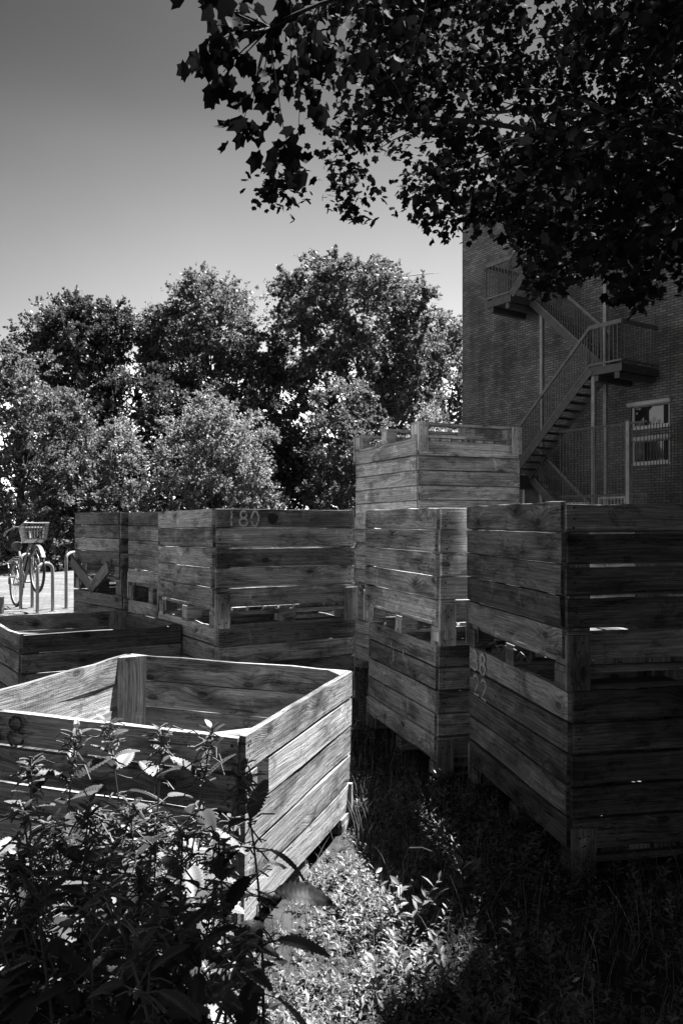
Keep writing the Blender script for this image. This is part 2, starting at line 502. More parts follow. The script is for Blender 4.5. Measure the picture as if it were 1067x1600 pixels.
def crate(label, near, top, yaw, ta=0., tb=0., L=1.10, W=1.04, foot=.10, seed=1, flip=False, wm='wood', missing=None, trim=None, gapx=1., bounce_back=False):
    """near = (x, y) of the near left corner seen from the camera; local X = front face, local Y = depth, Z up"""
    rg = random.Random(seed)
    u = Vector((-math.sin(yaw), math.cos(yaw), ta)).normalized()
    v = Vector((math.cos(yaw), math.sin(yaw), tb)); v = (v - u * v.dot(u)).normalized()
    wv = v.cross(u); wv = wv if wv.z > 0 else -wv
    H = foot + 5 * BP
    org = Vector((near[0], near[1], top)) - wv * H
    if flip:
        org = Vector((near[0], near[1], top)) + u * L + wv * foot
        u, wv = -u, -wv
    m = Matrix(((v.x, u.x, wv.x, org.x), (v.y, u.y, wv.y, org.y), (v.z, u.z, wv.z, org.z), (0, 0, 0, 1)))
    root = empty('wooden_crate', mat=m)
    tag(root, label, 'crate', 'wooden bulk crates on the weedy ground')
    wd = M[wm]; T = .022; e = .017
    PL = M[{'wood': 'wood', 'wood_mid': 'wood_mid', 'wood_light': 'wood_plate', 'wood_pale': 'wood_pale'}[wm]]
    panels = {}
    for name, o, ex, ez, ln in (('front', (e, T, 0), (1, 0, 0), (0, -1, 0), W - 2 * e), ('back', (W - e, L - T, 0), (-1, 0, 0), (0, 1, 0), W - 2 * e),
                                ('left', (T, L - e, 0), (0, -1, 0), (-1, 0, 0), L - 2 * e), ('right', (W - T, e, 0), (0, 1, 0), (1, 0, 0), L - 2 * e)):
        b = MB(); o, ex, ez = Vector(o), Vector(ex), Vector(ez)
        for k in range(5):                                    # k = 0 lowest board
            z = foot + k * BP; g = rg.uniform(.002, .006) * (gapx if name in ('front', 'back') else (.22 if gapx > .9 else .3))
            if missing and (name, k) in missing:
                for (a, c) in missing[(name, k)]:
                    b.board(o + ex * a + Vector((0, 0, z)), ex, (0, 0, 1), ez, c - a, BP - g, T, 3, rg=rg, uc=.007)
            else:
                en = trim[(name, k)] if trim and (name, k) in trim else ((rg.uniform(0, .02), rg.uniform(0, .022)) if rg.random() < .3 else None)
                off = rg.uniform(-.007, .005)
                b.board(o + ex * off + Vector((0, 0, z + rg.uniform(0, .0015))), ex, (0, 0, 1), ez, ln, BP - g, T, 8, rg=rg, end=en,
                        rag=.0032 if k == 4 else .0004, uc=rg.uniform(.006, .009), wob=.0016, warp=.003)
            for sx in (.030, ln - .030):                       # nails
                for kk in range(3):
                    c = o + ex * (sx + rg.uniform(-.012, .012)) + ez * (T + .0035) + Vector((0, 0, z + .022 + .034 * kk + rg.uniform(-.006, .006)))
                    if not (missing and (name, k) in missing): b.disc(c, ex, (0, 0, 1), rg.uniform(.0038, .0060), 6, mi=1)
        panels[name] = b.build('side_panel', [M['wood_light'] if bounce_back and name == 'back' else wd, M['nail']], root)  # back boards made paler to bounce sun onto the crate behind
    # triangular corner posts inside
    for (cx, cy, sx, sy) in ((0, 0, 1, 1), (W, 0, -1, 1), (0, L, 1, -1), (W, L, -1, -1)):
        b = MB(); i0 = len(b.v); p = .095; zb, zt = foot * .25, foot + 5 * BP - .004
        pts = [(T + .012, T + .0005), (T + p, T + .0005), (T + .0005, T + p), (T + .0005, T + .012)]
        for z in (zb, zt):
            for (x, y) in pts: b.v.append((cx + sx * x, cy + sy * y, z))
        rn = (rg.random(), rg.random()); ou = rg.uniform(0, 20)
        for k in range(4):
            k2 = (k + 1) % 4
            wdt = .08
            b.face((k, k2, 4 + k2, 4 + k), [(zb + ou, k * .1), (zb + ou, k * .1 + wdt), (zt + ou, k * .1 + wdt), (zt + ou, k * .1)], rn)
        b.face((3, 2, 1, 0), [(0, 0)] * 4, rn); b.face((4, 5, 6, 7), [(ou + q[0] * .4, q[1]) for q in pts], rn)
        b.build('corner_post', wd, root)
    # plates that tie the feet to the walls, on the front and back
    for (x, y, ez) in ((.004, 0, -1), (W - .094, 0, -1), (.004, L, 1), (W - .094, L, 1)):
        b = MB(); hgt = foot + rg.uniform(.075, .10)
        b.board((x + (0 if ez < 0 else .09), y + ez * .003, .002), (0, 0, 1), (1 if ez < 0 else -1, 0, 0), (0, ez, 0), hgt, .09, .019, 2, rg=rg)
        for (dx, dz) in ((.02, .03), (.065, .035), (.025, hgt - .03), (.06, hgt - .025), (.045, hgt - .06)):
            b.disc((x + dx, y + ez * .0255, dz), (1, 0, 0), (0, 0, 1), .005, 6, mi=1)
        b.build('corner_plate', [PL, M['nail']], root)
    # three skids, each a bottom plank and three blocks
    for y in (.004, L / 2 - .05, L - .104):
        b = MB()
        b.board((.01, y, .0), (1, 0, 0), (0, 1, 0), (0, 0, 1), W - .02, .10, .02, 4, rg=rg)
        b.board((.0115, y + .0015, foot - .0455), (1, 0, 0), (0, 1, 0), (0, 0, 1), W - .023, .097, .024, 4, rg=rg)
        for x in (.01, W / 2 - .05, W - .11):
            b.board((x, y + .002, .0202), (1, 0, 0), (0, 1, 0), (0, 0, 1), .10, .0945, foot - .0202 - .0467, 1, rg=rg, wob=.0005, warp=0)
        b.build('skid', wd, root)
    b = MB(); n = 9; pw = (W - 2 * T - .012) / n                 # deck boards run front to back
    for k in range(n):
        b.board((T + .006 + k * pw, T + .002, foot - .0195), (0, 1, 0), (-1, 0, 0), (0, 0, 1), L - 2 * T - .004, -(pw - .014), .019, 3, rg=rg)
    b.build('floor_deck', wd, root)
    root['panels'] = 0
    return root, panels, foot


crates = {}
G1 = crate
crates['R1'] = crate('lower crate of the dark stack at the right, painted 38 over 22', (.846, 2.965), .690, .176, .004, .004, L=1.13, foot=.10, seed=11, bounce_back=True)
crates['R2'] = crate('upper crate of the dark stack at the right, light slits between its front boards', (.826, 2.972), 1.400, .168, .002, .004, L=1.13, foot=.11, seed=12, gapx=2.2, bounce_back=True)
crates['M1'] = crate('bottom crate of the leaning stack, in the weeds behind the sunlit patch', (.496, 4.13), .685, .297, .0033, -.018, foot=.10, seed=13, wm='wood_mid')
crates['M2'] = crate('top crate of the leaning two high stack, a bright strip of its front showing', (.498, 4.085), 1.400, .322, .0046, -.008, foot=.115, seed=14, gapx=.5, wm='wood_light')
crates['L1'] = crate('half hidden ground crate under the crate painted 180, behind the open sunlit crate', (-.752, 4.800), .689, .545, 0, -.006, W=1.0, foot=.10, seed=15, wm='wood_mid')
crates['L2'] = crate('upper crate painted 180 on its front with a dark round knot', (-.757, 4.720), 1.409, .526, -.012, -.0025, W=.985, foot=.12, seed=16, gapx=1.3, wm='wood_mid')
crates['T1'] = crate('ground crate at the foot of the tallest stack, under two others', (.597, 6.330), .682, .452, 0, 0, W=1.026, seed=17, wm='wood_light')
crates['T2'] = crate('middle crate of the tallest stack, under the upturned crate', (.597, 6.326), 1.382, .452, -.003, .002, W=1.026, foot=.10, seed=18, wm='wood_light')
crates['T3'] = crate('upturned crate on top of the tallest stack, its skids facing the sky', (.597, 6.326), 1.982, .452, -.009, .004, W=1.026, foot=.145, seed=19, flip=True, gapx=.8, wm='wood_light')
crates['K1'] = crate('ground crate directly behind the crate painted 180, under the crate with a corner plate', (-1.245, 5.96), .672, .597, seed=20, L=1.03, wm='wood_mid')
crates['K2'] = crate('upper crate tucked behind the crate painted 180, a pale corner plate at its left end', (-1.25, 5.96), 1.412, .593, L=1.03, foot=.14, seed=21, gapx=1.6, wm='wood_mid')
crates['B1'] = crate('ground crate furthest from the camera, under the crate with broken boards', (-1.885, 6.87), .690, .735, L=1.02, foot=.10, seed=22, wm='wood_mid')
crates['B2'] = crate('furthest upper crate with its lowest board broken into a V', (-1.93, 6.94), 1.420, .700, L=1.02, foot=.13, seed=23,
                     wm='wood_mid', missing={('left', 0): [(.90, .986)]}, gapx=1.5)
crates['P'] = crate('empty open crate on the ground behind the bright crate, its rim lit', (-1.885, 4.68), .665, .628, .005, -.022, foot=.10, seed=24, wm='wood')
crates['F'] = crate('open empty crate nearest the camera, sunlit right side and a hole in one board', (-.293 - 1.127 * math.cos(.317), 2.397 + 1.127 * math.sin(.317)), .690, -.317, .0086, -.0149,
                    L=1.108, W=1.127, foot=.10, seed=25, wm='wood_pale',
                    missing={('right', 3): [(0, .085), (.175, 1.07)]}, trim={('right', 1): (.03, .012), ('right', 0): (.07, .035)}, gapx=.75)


def mark(key, face, txt, x, z, w, h, sw, mat):
    root, pan, ft = crates[key]
    W = {'F': 1.127, 'L2': .985}.get(key, 1.04); L = 1.10
    if face == 'front': o, ex, ez = (x, 0, z + ft), (1, 0, 0), (0, -1, 0)
    else: o, ex, ez = (0, L - x, z + ft), (0, -1, 0), (-1, 0, 0)
    return digits(txt, o, ex, (0, 0, 1), ez, w, h, sw, M[mat], pan[face])


mark('R1', 'left', '38', .035, 4 * BP + .01, .085, .095, .013, 'paint_and_sliver_white')
mark('R1', 'left', '22', .05, 3 * BP + .012, .085, .092, .013, 'paint_and_sliver_white')
mark('L2', 'front', '180', .085, 4 * BP + .012, .06, .09, .012, 'paint_chalk')
mark('L2', 'front', '22', .07, 3 * BP + .02, .07, .075, .010, 'paint_chalk')
mark('F', 'front', '38', .165, 4 * BP + .008, .075, .098, .011, 'paint_dark')
mark('F', 'front', 'll', .17, 3 * BP + .01, .07, .08, .010, 'paint_dark')
b = MB(); b.disc((.385, -.0032, crates['L2'][2] + 4 * BP + .058), (1, 0, 0), (0, 0, 1), .034, 22); b.v = [(v[0] + random.uniform(-.004, .004), v[1], v[2] * 1 + random.uniform(-.003, .003)) for v in b.v]; b.build('dark_knot', M['nail'], crates['L2'][1]['front'])

b = MB(); b.ribbon([(.03, .30), (.10, .325), (.2, .352), (.32, .374), (.44, .388), (.56, .394)], .013, (0, -1, 0), (0, 0, 1), Vector((0, 1.08, .10)) + Vector((-.0035, 0, 0)))  # curved sliver of sunlight painted on as a white ribbon
b.build('painted_sun_sliver', M['paint_and_sliver_white'], crates['T3'][1]['left'])
b = MB()
for (x, z, h) in ((.46, .50, .09), (.62, .505, .06), (.70, .26, .10), (.30, .30, .12), (.42, .52, .04)):
    b.ribbon([(x, z), (x + .006, z - h / 2), (x + .003, z - h)], .014, (0, -1, 0), (0, 0, 1), Vector((-.0035, 1.09, .10)))
b.build('white_drips', M['paint_chalk'], crates['M1'][1]['left'])

# two halves of the broken board, lying in a V against the far crate
mB = crates['B2'][0].matrix_world
for lab, (y0, z0), (y1, z1) in (('split board sloping down from the left in the V on the far crate', (.99, .25), (.50, .0)),
                                ('short split board sloping down from the right in the V on the far crate', (.10, .23), (.47, .005))):
    A = mB @ Vector((-.035, y0, z0 - .03)); Bv = mB @ Vector((-.03, y1, z1 - .01)); d = (Bv - A); ln = d.length; d.normalize()
    out = (mB.to_3x3() @ Vector((-1, 0, 0))).normalized(); up = out.cross(d).normalized()
    if up.z < 0: up = -up
    b = MB(); b.board((0, 0, 0), d, up, out, ln, .105, .022, 4); o = b.build('broken_board', M['wood_mid']); o.location = A
    tag(o, lab, 'board', 'split boards on the far crate')

# ------------------------------------------------------------------ trees
QUAD = np.array([(0, 0, 0), (.34, .45, .05), (0, 1, -.05), (-.34, .45, .05)]); QF = [(0, 1, 2, 3)]


def maple():
    out = []
    ang = [(-150, .42), (-118, .66), (-92, .56), (-58, .86), (-34, .66), (0, 1.05), (34, .66), (58, .86), (92, .56), (118, .66), (150, .42)]
    v = [(0, 0, .0)]
    for a, r in ang:
        x, y = r * math.sin(R(a)) * .62, .38 + r * math.cos(R(a)) * .62
        v.append((x, y, -.45 * (x * x) - .25 * (y - .35) ** 2 * (1 if y > .35 else .2)))
    v.append((0, .38, .04))
    f = []
    n = len(ang)
    for i in range(1, n): f.append((n + 1, i + 1, i))
    f.append((n + 1, 1, 0)); f.append((n + 1, 0, n))
    return np.array(v), f


MV, MF = maple()
MV2 = MV.copy(); MV2[:, 2] = -1.1 * MV2[:, 0] ** 2 - .55 * np.maximum(MV2[:, 1] - .3, 0) ** 2; MV2[:, 0] *= .80


def limb(b, p0, p1, r0, r1, bend=.12, n=5, sides=7):
    p0, p1 = Vector(p0), Vector(p1); L = (p1 - p0).length
    pts = []; k = Vector((random.uniform(-1, 1), random.uniform(-1, 1), random.uniform(-.3, 1))) * L * bend
    for i in range(n + 1):
        t = i / n
        pts.append(p0.lerp(p1, t) + k * math.sin(math.pi * t) + Vector((random.uniform(-1, 1), random.uniform(-1, 1), random.uniform(-1, 1))) * L * .012)
    b.tube(pts, [r0 + (r1 - r0) * i / n for i in range(n + 1)], sides)
    return pts


def tree(name, label, cat, group, x, y, h, lobes, nl, leaf, mat, trunk=.16, clump=.42, nclump=150, nlimb=26, up=.6, base=0.):
    """lobes: list of (dx, dy, z, rx, ry, rz, weight); leaves gather in clumps near the lobe surfaces"""
    root = empty(name, (x, y, base)); tag(root, label, cat, group)
    wts = np.array([l[6] * l[3] * l[5] for l in lobes], float); wts /= wts.sum()
    cs = []
    for _ in range(nclump):
        l = lobes[RNG.choice(len(lobes), p=wts)]
        d = RNG.normal(size=3); d /= np.linalg.norm(d)
        r = (RNG.uniform(.30, 1.0)) ** .40
        r *= RNG.uniform(.92, 1.03)
        cs.append((l[0] + d[0] * l[3] * r, l[1] + d[1] * l[4] * r, l[2] + d[2] * l[5] * r))
    cs = np.array(cs); cs[:, 2] = np.maximum(cs[:, 2], .25)
    cw = RNG.gamma(2.2, 1., size=nclump); cw /= cw.sum()
    idx = RNG.choice(nclump, size=nl, p=cw)
    csz = clump * RNG.uniform(.6, 1.35, size=nclump)
    dd = RNG.normal(size=(nl, 3)); dd /= np.linalg.norm(dd, axis=1, keepdims=True)
    tw = RNG.normal(size=(nclump * 14, 3)) + np.array([[0, 0, .35]]); tw /= np.linalg.norm(tw, axis=1, keepdims=True)
    ti = idx * 14 + RNG.integers(0, 14, nl)
    off = tw[ti] * (csz[idx] * 1.35 * RNG.random(nl) ** .6)[:, None] + dd * (leaf * .55 * RNG.random(nl))[:, None]
    off *= np.array([[1, 1, .85]])
    pos = cs[idx] + off
    pos[:, 2] = np.maximum(pos[:, 2], .05)
    axis = off / (np.linalg.norm(off, axis=1, keepdims=True) + 1e-6) + RNG.normal(size=(nl, 3)) * .8
    nr = RNG.normal(size=(nl, 3)) * .75 + np.array([[0, 0, up]])
    scatter('crown', QUAD, QF, pos, frames(axis, nr), leaf * RNG.uniform(.6, 1.35, nl), mat, root)
    b = MB()
    zt = max(l[2] for l in lobes)
    sp = limb(b, (0, 0, -.1), (RNG.uniform(-.2, .2), 0, zt), trunk, trunk * .25, .04, 8, 9)
    order = np.argsort(-cw)[:nlimb]
    for i in order:
        c = cs[i]; t = min(max(c[2] / zt - .25 - .3 * RNG.random(), .12), .9)
        p = sp[int(t * 8)]
        limb(b, p, c, trunk * .32 * (1 - .6 * t), .012, .10, 5, 5)
    b.build('trunk', M['bark'], root, smooth=True)
    return root


def at(px, py, Y):
    return ((px - 533.5) / FPX * Y, EYE + (818 - py) / FPX * Y)


def simple_tree(label, px, hw, top, Y, nl, leaf, mat, lowz=.8, group='trees beyond the paving', name='broadleaf_tree', cat='tree', extra=(), clump=.42, nclump=150, up=.6, trunk=.16, nlimb=26):
    x, h = at(px, top, Y); r = hw / FPX * Y
    hc = h - .1
    c1 = (hc + lowz) / 2; rz = (hc - lowz) / 2
    lobes = [(0, 0, c1, r * .95, r * .95, rz, 1.6), (0, 0, c1 + rz * .30, r * .90, r * .90, rz * .70, 1.2)]
    for (dx, zf, rr, wt) in extra:
        lobes.append((dx * r, RNG.uniform(-.3, .3) * r, lowz + zf * (hc - lowz), rr * r, rr * r, rr * r * .9, wt))
    return tree(name, label, cat, group, x, Y, h, lobes, nl, leaf, mat, trunk, clump, nclump, nlimb, up)


simple_tree('broad round crowned tree, the tallest, beside the brick building', 556, 160, 384, 34, 150000, .135, M['leaf_tree'], 1.6,
            extra=((-.55, .60, .52, 1.2), (-.5, .25, .6, 1.2), (.60, .52, .5, 1.), (-.1, .75, .6, .8), (.3, .3, .5, .7)), clump=.50, nclump=380, trunk=.3, nlimb=40)
simple_tree('airy medium tree with upright twigs, left of the tallest tree', 318, 112, 420, 33, 88000, .125, M['leaf_tree'], 2.0,
            extra=((-.62, .74, .48, 1.1), (.62, .66, .52, 1.1), (.1, .84, .5, .8), (.4, .3, .7, .9)), clump=.45, nclump=310, trunk=.22, nlimb=36)
simple_tree('dark dense tree with a flat top at the left of the tree row', 122, 92, 452, 31, 80000, .125, M['leaf_dark'], 1.5,
            extra=((-.62, .78, .5, 1.2), (.60, .80, .52, 1.2), (0, .86, .5, .9), (0, .5, .9, .8)), clump=.42, nclump=290, trunk=.2)
simple_tree('slender loose tree touching the corner of the brick building', 705, 52, 486, 40, 11000, .18, M['leaf_tree'], 1.5,
            extra=((-.6, .5, .7, .7),), clump=.45, nclump=110, trunk=.14)
simple_tree('big leafy tree cut by the left edge of the photo', 28, 128, 546, 22, 76000, .085, M['leaf_tree'], .3,
            extra=((-.2, .75, .6, .8), (.5, .35, .55, .9), (.2, .1, .7, .8)), clump=.32, nclump=260, trunk=.16)
SG = 'shrubs below the tree row'
simple_tree('low pale shrub between the left edge tree and the brightest shrub', 188, 50, 650, 24, 13000, .085, M['leaf_pale'], .15, SG, 'shrub', 'shrub', ((.1, .3, .8, .8),), .24, 120, .6, .07)
simple_tree('wide bright silvery shrub behind the crate painted 180', 338, 108, 606, 24, 54000, .075, M['leaf_pale'], .15, SG, 'shrub', 'shrub', ((-.5, .4, .55, .8), (.55, .4, .5, .9), (.1, .7, .5, .8)), .27, 240, .6, .09)
simple_tree('rounded mid grey shrub left of the upturned crate', 545, 80, 584, 26, 30000, .09, M['leaf_tree'], .15, SG, 'shrub', 'shrub', ((.3, .4, .6, .8), (-.4, .5, .5, .8)), .27, 170, .6, .09)
simple_tree('pale sunlit shrub in the gap behind the upturned crate', 672, 58, 628, 30, 15000, .11, M['leaf_pale'], .2, SG, 'shrub', 'shrub', ((-.3, .4, .7, .8),), .28, 120, .6, .08)
simple_tree('small leafy shrub behind the bicycle basket', 96, 46, 745, 23, 9000, .085, M['leaf_pale'], .1, SG, 'shrub', 'shrub', ((.3, .3, .7, .7),), .2, 90, .6, .06)
simple_tree('dark shrub filling the gap under the airy medium tree', 215, 95, 562, 29, 30000, .12, M['leaf_dark'], .1, SG, 'shrub', 'shrub', ((.3, .4, .7, .8),), .34, 120, .6, .08)
simple_tree('dark shrub in the shade under the tallest tree', 450, 95, 670, 31, 16000, .13, M['leaf_dark'], .1, SG, 'shrub', 'shrub', ((-.3, .4, .7, .8),), .36, 130, .6, .08)
simple_tree('dark shrub at the foot of the left edge tree', 60, 120, 690, 26.5, 16000, .12, M['leaf_dark'], .1, SG, 'shrub', 'shrub', ((.3, .4, .7, .8),), .34, 130, .6, .08)

simple_tree('dark rounded shrub behind the wide bright silvery shrub', 305, 105, 562, 30.5, 26000, .12, M['leaf_dark'], .1, SG, 'shrub', 'shrub', ((.3, .4, .7, .8),), .34, 150, .6, .08)
simple_tree('dark shrub between the silvery shrub and the tallest tree', 412, 74, 584, 30, 18000, .12, M['leaf_dark'], .1, SG, 'shrub', 'shrub', ((.3, .4, .7, .8),), .32, 120, .6, .08)
simple_tree('low dark hedge like shrub seen just above the crate painted 180', 265, 170, 735, 27.5, 26000, .11, M['leaf_dark'], .05, SG, 'shrub', 'shrub', ((-.5, .4, .6, .8), (.5, .4, .6, .8)), .3, 170, .6, .08)

# --- maple whose canopy hangs over the building (trunk stands right of the frame)
LOWB = [(340, 200), (362, 283), (400, 320), (440, 338), (520, 345), (580, 345), (640, 352), (690, 366), (725, 372), (760, 385), (800, 400), (822, 440), (860, 466), (900, 455), (940, 445), (985, 478), (1067, 484), (1200, 500), (1600, 560)]
LEFTB = [(-300, 520), (0, 500), (60, 452), (130, 425), (200, 400), (262, 362), (300, 372), (330, 410), (600, 420)]
TX, TY = 7.4, 10.2
SH = Vector((SUN.x, SUN.y)).normalized()
root = empty('maple_tree', (TX, TY, 0)); tag(root, 'large dark maple canopy of small leaves hanging in front of the brick building', 'tree', 'maples overhanging the crates')
cl = []
while len(cl) < 1300:
    a = RNG.uniform(0, 2 * math.pi); rr = 9.3 * math.sqrt(RNG.random())
    X, Y = TX + rr * math.cos(a), TY + .62 * rr * math.sin(a)
    Z = RNG.uniform(3.0, 12.5)
    e = (rr / 9.3) ** 2 + ((Z - 6.5) / 6.2) ** 2
    if e > 1: continue
    if Y < 6.8: continue
    px = 533.5 + FPX * X / Y; py = 818 - FPX * (Z - EYE) / Y
    pb = np.interp(px, [q[0] for q in LOWB], [q[1] for q in LOWB]) + 13 * math.sin(px * .047) + 9 * math.sin(px * .113 + 1) - 8
    lb = np.interp(py, [q[0] for q in LEFTB], [q[1] for q in LEFTB])
    if py > pb - 14 or px < lb + 14: continue
    if px < 1150 and py < -160: continue
    q_ = SH.y * X - SH.x * Y; w_ = SH.x * X + SH.y * Y - .597 * Z
    if -6.2 < q_ < -1.45 and -.2 < w_ < 3.3: continue
    cl.append((X - TX, Y - TY, Z))
cl = np.array(cl); nl = 92000
idx = RNG.integers(0, len(cl), nl)
pos = cl[idx] + RNG.normal(size=(nl, 3)) * np.array([[.20, .24, .13]])
# keep the ragged lower fringe: drop leaves that stray well below it
px = 533.5 + FPX * (pos[:, 0] + TX) / (pos[:, 1] + TY); py = 818 - FPX * (pos[:, 2] - EYE) / (pos[:, 1] + TY)
ok = py < np.interp(px, [q[0] for q in LOWB], [q[1] for q in LOWB]) + 13 * np.sin(px * .047) + 9 * np.sin(px * .113 + 1) + 2
pos = pos[ok]; nl = len(pos)
axis = RNG.normal(size=(nl, 3)) * np.array([[1, 1, .45]]) + np.array([[-.2, 0, -.55]])
nr = RNG.normal(size=(nl, 3)) * .55 + np.array([[0, 0, 1.]])
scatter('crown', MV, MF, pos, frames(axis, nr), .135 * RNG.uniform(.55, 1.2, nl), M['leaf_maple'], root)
b = MB()
sp = limb(b, (0, 0, -.2), (-.3, .2, 9.5), .34, .10, .03, 9, 12)
for (ex, ey, ez, z0, r) in ((-6.6, -.6, 6.2, 5.4, .09), (-5.0, -2.2, 5.6, 5.2, .08), (-5.6, 1.6, 7.4, 5.8, .09), (-3.6, -.4, 6.2, 5.4, .07), (-4.4, .6, 8.6, 6.2, .09), (-3.0, 2.4, 7.0, 5.4, .08), (-2.6, -2.6, 6.2, 5.0, .08), (2.8, .5, 7.5, 4.6, .1), (1.5, -2.5, 7, 4.6, .1), (3.5, -1.6, 7, 5, .09)):
    st = sp[min(int(z0 / 9.5 * 9), 8)]
    pts = limb(b, st, (ex, ey, ez), r, .018, .07, 8, 7)
    for k in range(2, 9):
        for _ in range(3):
            q = pts[k] + Vector((random.uniform(-1.2, .5), random.uniform(-1, 1), random.uniform(-.35, .5)))
            limb(b, pts[k], q, .016, .004, .1, 4, 4)
b.build('trunk', M['bark'], root, smooth=True)

# --- nearer maple just right of the frame: shades the right foreground, one limb with big leaves reaches in at the top; extra unseen leaves block sky light
NX, NY = 4.0, 3.1
root = empty('maple_tree', (NX, NY, 0)); tag(root, 'branch of large dark maple leaves at the upper left, nearest the camera, with added unseen leaves that block sky light', 'tree', 'maples overhanging the crates')
sh = Vector((SUN.x, SUN.y)).normalized(); pq = Vector((sh.y, -sh.x))
pp = []
while len(pp) < 23000:
    zz = RNG.uniform(3.6, 7.8)
    if RNG.random() < .62:                                         # over the right foreground
        wg = RNG.uniform(-.4, 5.2); qq = RNG.uniform(-1.40 if wg < .6 else -1.36 if wg < 1.25 else (-1.54 if wg < 1.78 else -1.70), 2.0)
    else:                                                          # unseen leaves added over and behind the camera to block sky
        qq = RNG.uniform(-5.5, 4.0); wg = RNG.uniform(-6.5, .1)
    ww = wg + .597 * zz
    cx = sh.x * ww + pq.x * qq; cy = sh.y * ww + pq.y * qq
    if cy > .2 and cx / cy < .465 and (zz - EYE) / cy < .74: continue
    if qq < (-1.36 if wg > .6 else -1.33) and wg > -1.0 and not (wg < .6 and qq > -1.41) and not (wg > 1.25 and qq > -1.47) and not (wg > 1.78 and qq > -1.70): continue
    if (cx - NX) ** 2 / 49 + (cy - NY + 2) ** 2 / 56 > 1: continue
    pp.append((cx - NX, cy - NY, zz))
for _ in range(7500):                                             # unseen leaf wall added behind the camera to cut low sky light
    pp.append((RNG.uniform(-8.5, 6.5) - NX, RNG.uniform(-7.5, -4.6) - NY, RNG.uniform(.3, 6.5)))
for _ in range(5000):                                             # more unseen leaves added at the right to darken the crate fronts
    pp.append((RNG.uniform(6.4, 9.0) - NX, RNG.uniform(-6.5, 3.2) - NY, RNG.uniform(.2, 6.0)))
pp = np.array(pp)
near = []
tips = [((318, 2), 2.95), ((335, 40), 3.0), ((348, 78), 3.0), ((330, 84), 2.95), ((350, 112), 3.0), ((322, 108), 2.9), ((375, 98), 3.05), ((395, 60), 3.1), ((410, 120), 3.1), ((400, 20), 3.1),
        ((440, 30), 3.2), ((470, 60), 3.3), ((380, 190), 3.2), ((415, 200), 3.3), ((395, 165), 3.2), ((440, 150), 3.4), ((465, 215), 3.5), ((480, 120), 3.5), ((430, 80), 3.2), ((500, 20), 3.4),
        ((520, 80), 3.5), ((372, 20), 3.0), ((470, 10), 3.3), ((455, 255), 3.6), ((490, 180), 3.6), ((540, 30), 3.5), ((560, 110), 3.7), ((420, 45), 3.15), ((350, 60), 3.0), ((325, 5), 3.0), ((380, 5), 3.1), ((600, 40), 3.7), ((640, 100), 3.9)]
tp = []
for (a, Y) in tips:
    x, z = at(a[0], a[1], Y); tp.append((x, Y, z))
    for _ in range(6):
        near.append((x + np.clip(RNG.normal(), -1.5, 1.5) * .045 - NX, Y + RNG.normal() * .10 - NY, z + np.clip(RNG.normal(), -1.5, 1.5) * .040))
near = np.array(near)
allp = np.concatenate([pp, near]); n0, n1 = len(pp), len(near)
axis = np.concatenate([RNG.normal(size=(n0, 3)) + np.array([[0, 0, -.4]]), RNG.normal(size=(n1, 3)) * np.array([[.55, .55, .35]]) + np.array([[-.15, 0, -.9]])])
nr = np.concatenate([RNG.normal(size=(n0, 3)) * .5 + np.array([[0, 0, 1.]]), RNG.normal(size=(n1, 3)) * .32 + np.array([[.1, .8, .8]])])
sc = np.concatenate([np.where((pp[:, 1] + NY < -4.5) | (pp[:, 0] + NX > 6.4), .30, np.where(pp[:, 1] + NY < .2, .27, .17)) * RNG.uniform(.7, 1.2, n0), .092 * RNG.uniform(.55, 1.15, n1)])
scatter('crown', MV2, MF, allp, frames(axis, nr), sc, M['leaf_maple'], root)  # one mesh: branch leaves, shade crown and the added sky-blocking leaves
b = MB()
sp = limb(b, (0, 0, -.2), (.1, .2, 6.0), .22, .06, .03, 8, 10)
for k in range(16):
    q = pp[RNG.integers(0, n0)]
    limb(b, sp[5], q, .05, .01, .08, 5, 5)
pts = limb(b, sp[5], (1.3 - NX, 3.5 - NY, 4.25), .05, .028, .02, 5, 6)
p2 = limb(b, pts[-1], (.2 - NX, 3.4 - NY, 3.65), .028, .014, .02, 5, 6)
x, z = at(420, 40, 3.1)
p3 = limb(b, p2[-1], (x - NX, 3.1 - NY, z), .013, .006, .02, 5, 5)
for t in tp:
    t = Vector(t) - Vector((NX, NY, 0))
    c = min(p2 + p3, key=lambda s: (s - t).length)
    limb(b, c, t, .004, .0016, .05, 4, 4)
b.build('trunk', M['bark'], root, smooth=True)

# ------------------------------------------------------------------ brick building and its outside stair
def st(s, t, h=0.):
    """stair frame: s runs along the wall away from the camera, t from the stair's outer side into the wall"""
    return Vector((7 - .571 * s + .821 * t, 20 + .821 * s + .571 * t, h))


ES, ET, EZ = Vector((-.571, .821, 0)).normalized(), Vector((.821, .571, 0)).normalized(), Vector((0, 0, 1))
WT = 1.62                                                         # wall plane
S0, S1, BH = -13.0, 7.42, 12.2
mw = Matrix(((ES.x, ET.x, 0, st(0, WT).x), (ES.y, ET.y, 0, st(0, WT).y), (0, 0, 1, 0), (0, 0, 0, 1)))
bld = empty('brick_building', mat=mw); tag(bld, 'dark brick building with a steel outside stair on its wall', 'building')
holes = [(-.30, .85, 2.92, 3.56), (-.30, .85, 3.88, 4.50), (3.75, 4.75, .0, 2.40), (-3.6, -2.4, 2.92, 4.5), (-3.6, -2.4, 6.5, 8.0)]
xs = sorted({S0, S1} | {h[0] for h in holes} | {h[1] for h in holes}); zs = sorted({0, BH} | {h[2] for h in holes} | {h[3] for h in holes})
b = MB()
def quad(b, p, uv=None, mi=0):
    i = len(b.v); b.v.extend([tuple(q) for q in p]); b.face((i, i + 1, i + 2, i + 3), uv, (0, 0), mi)
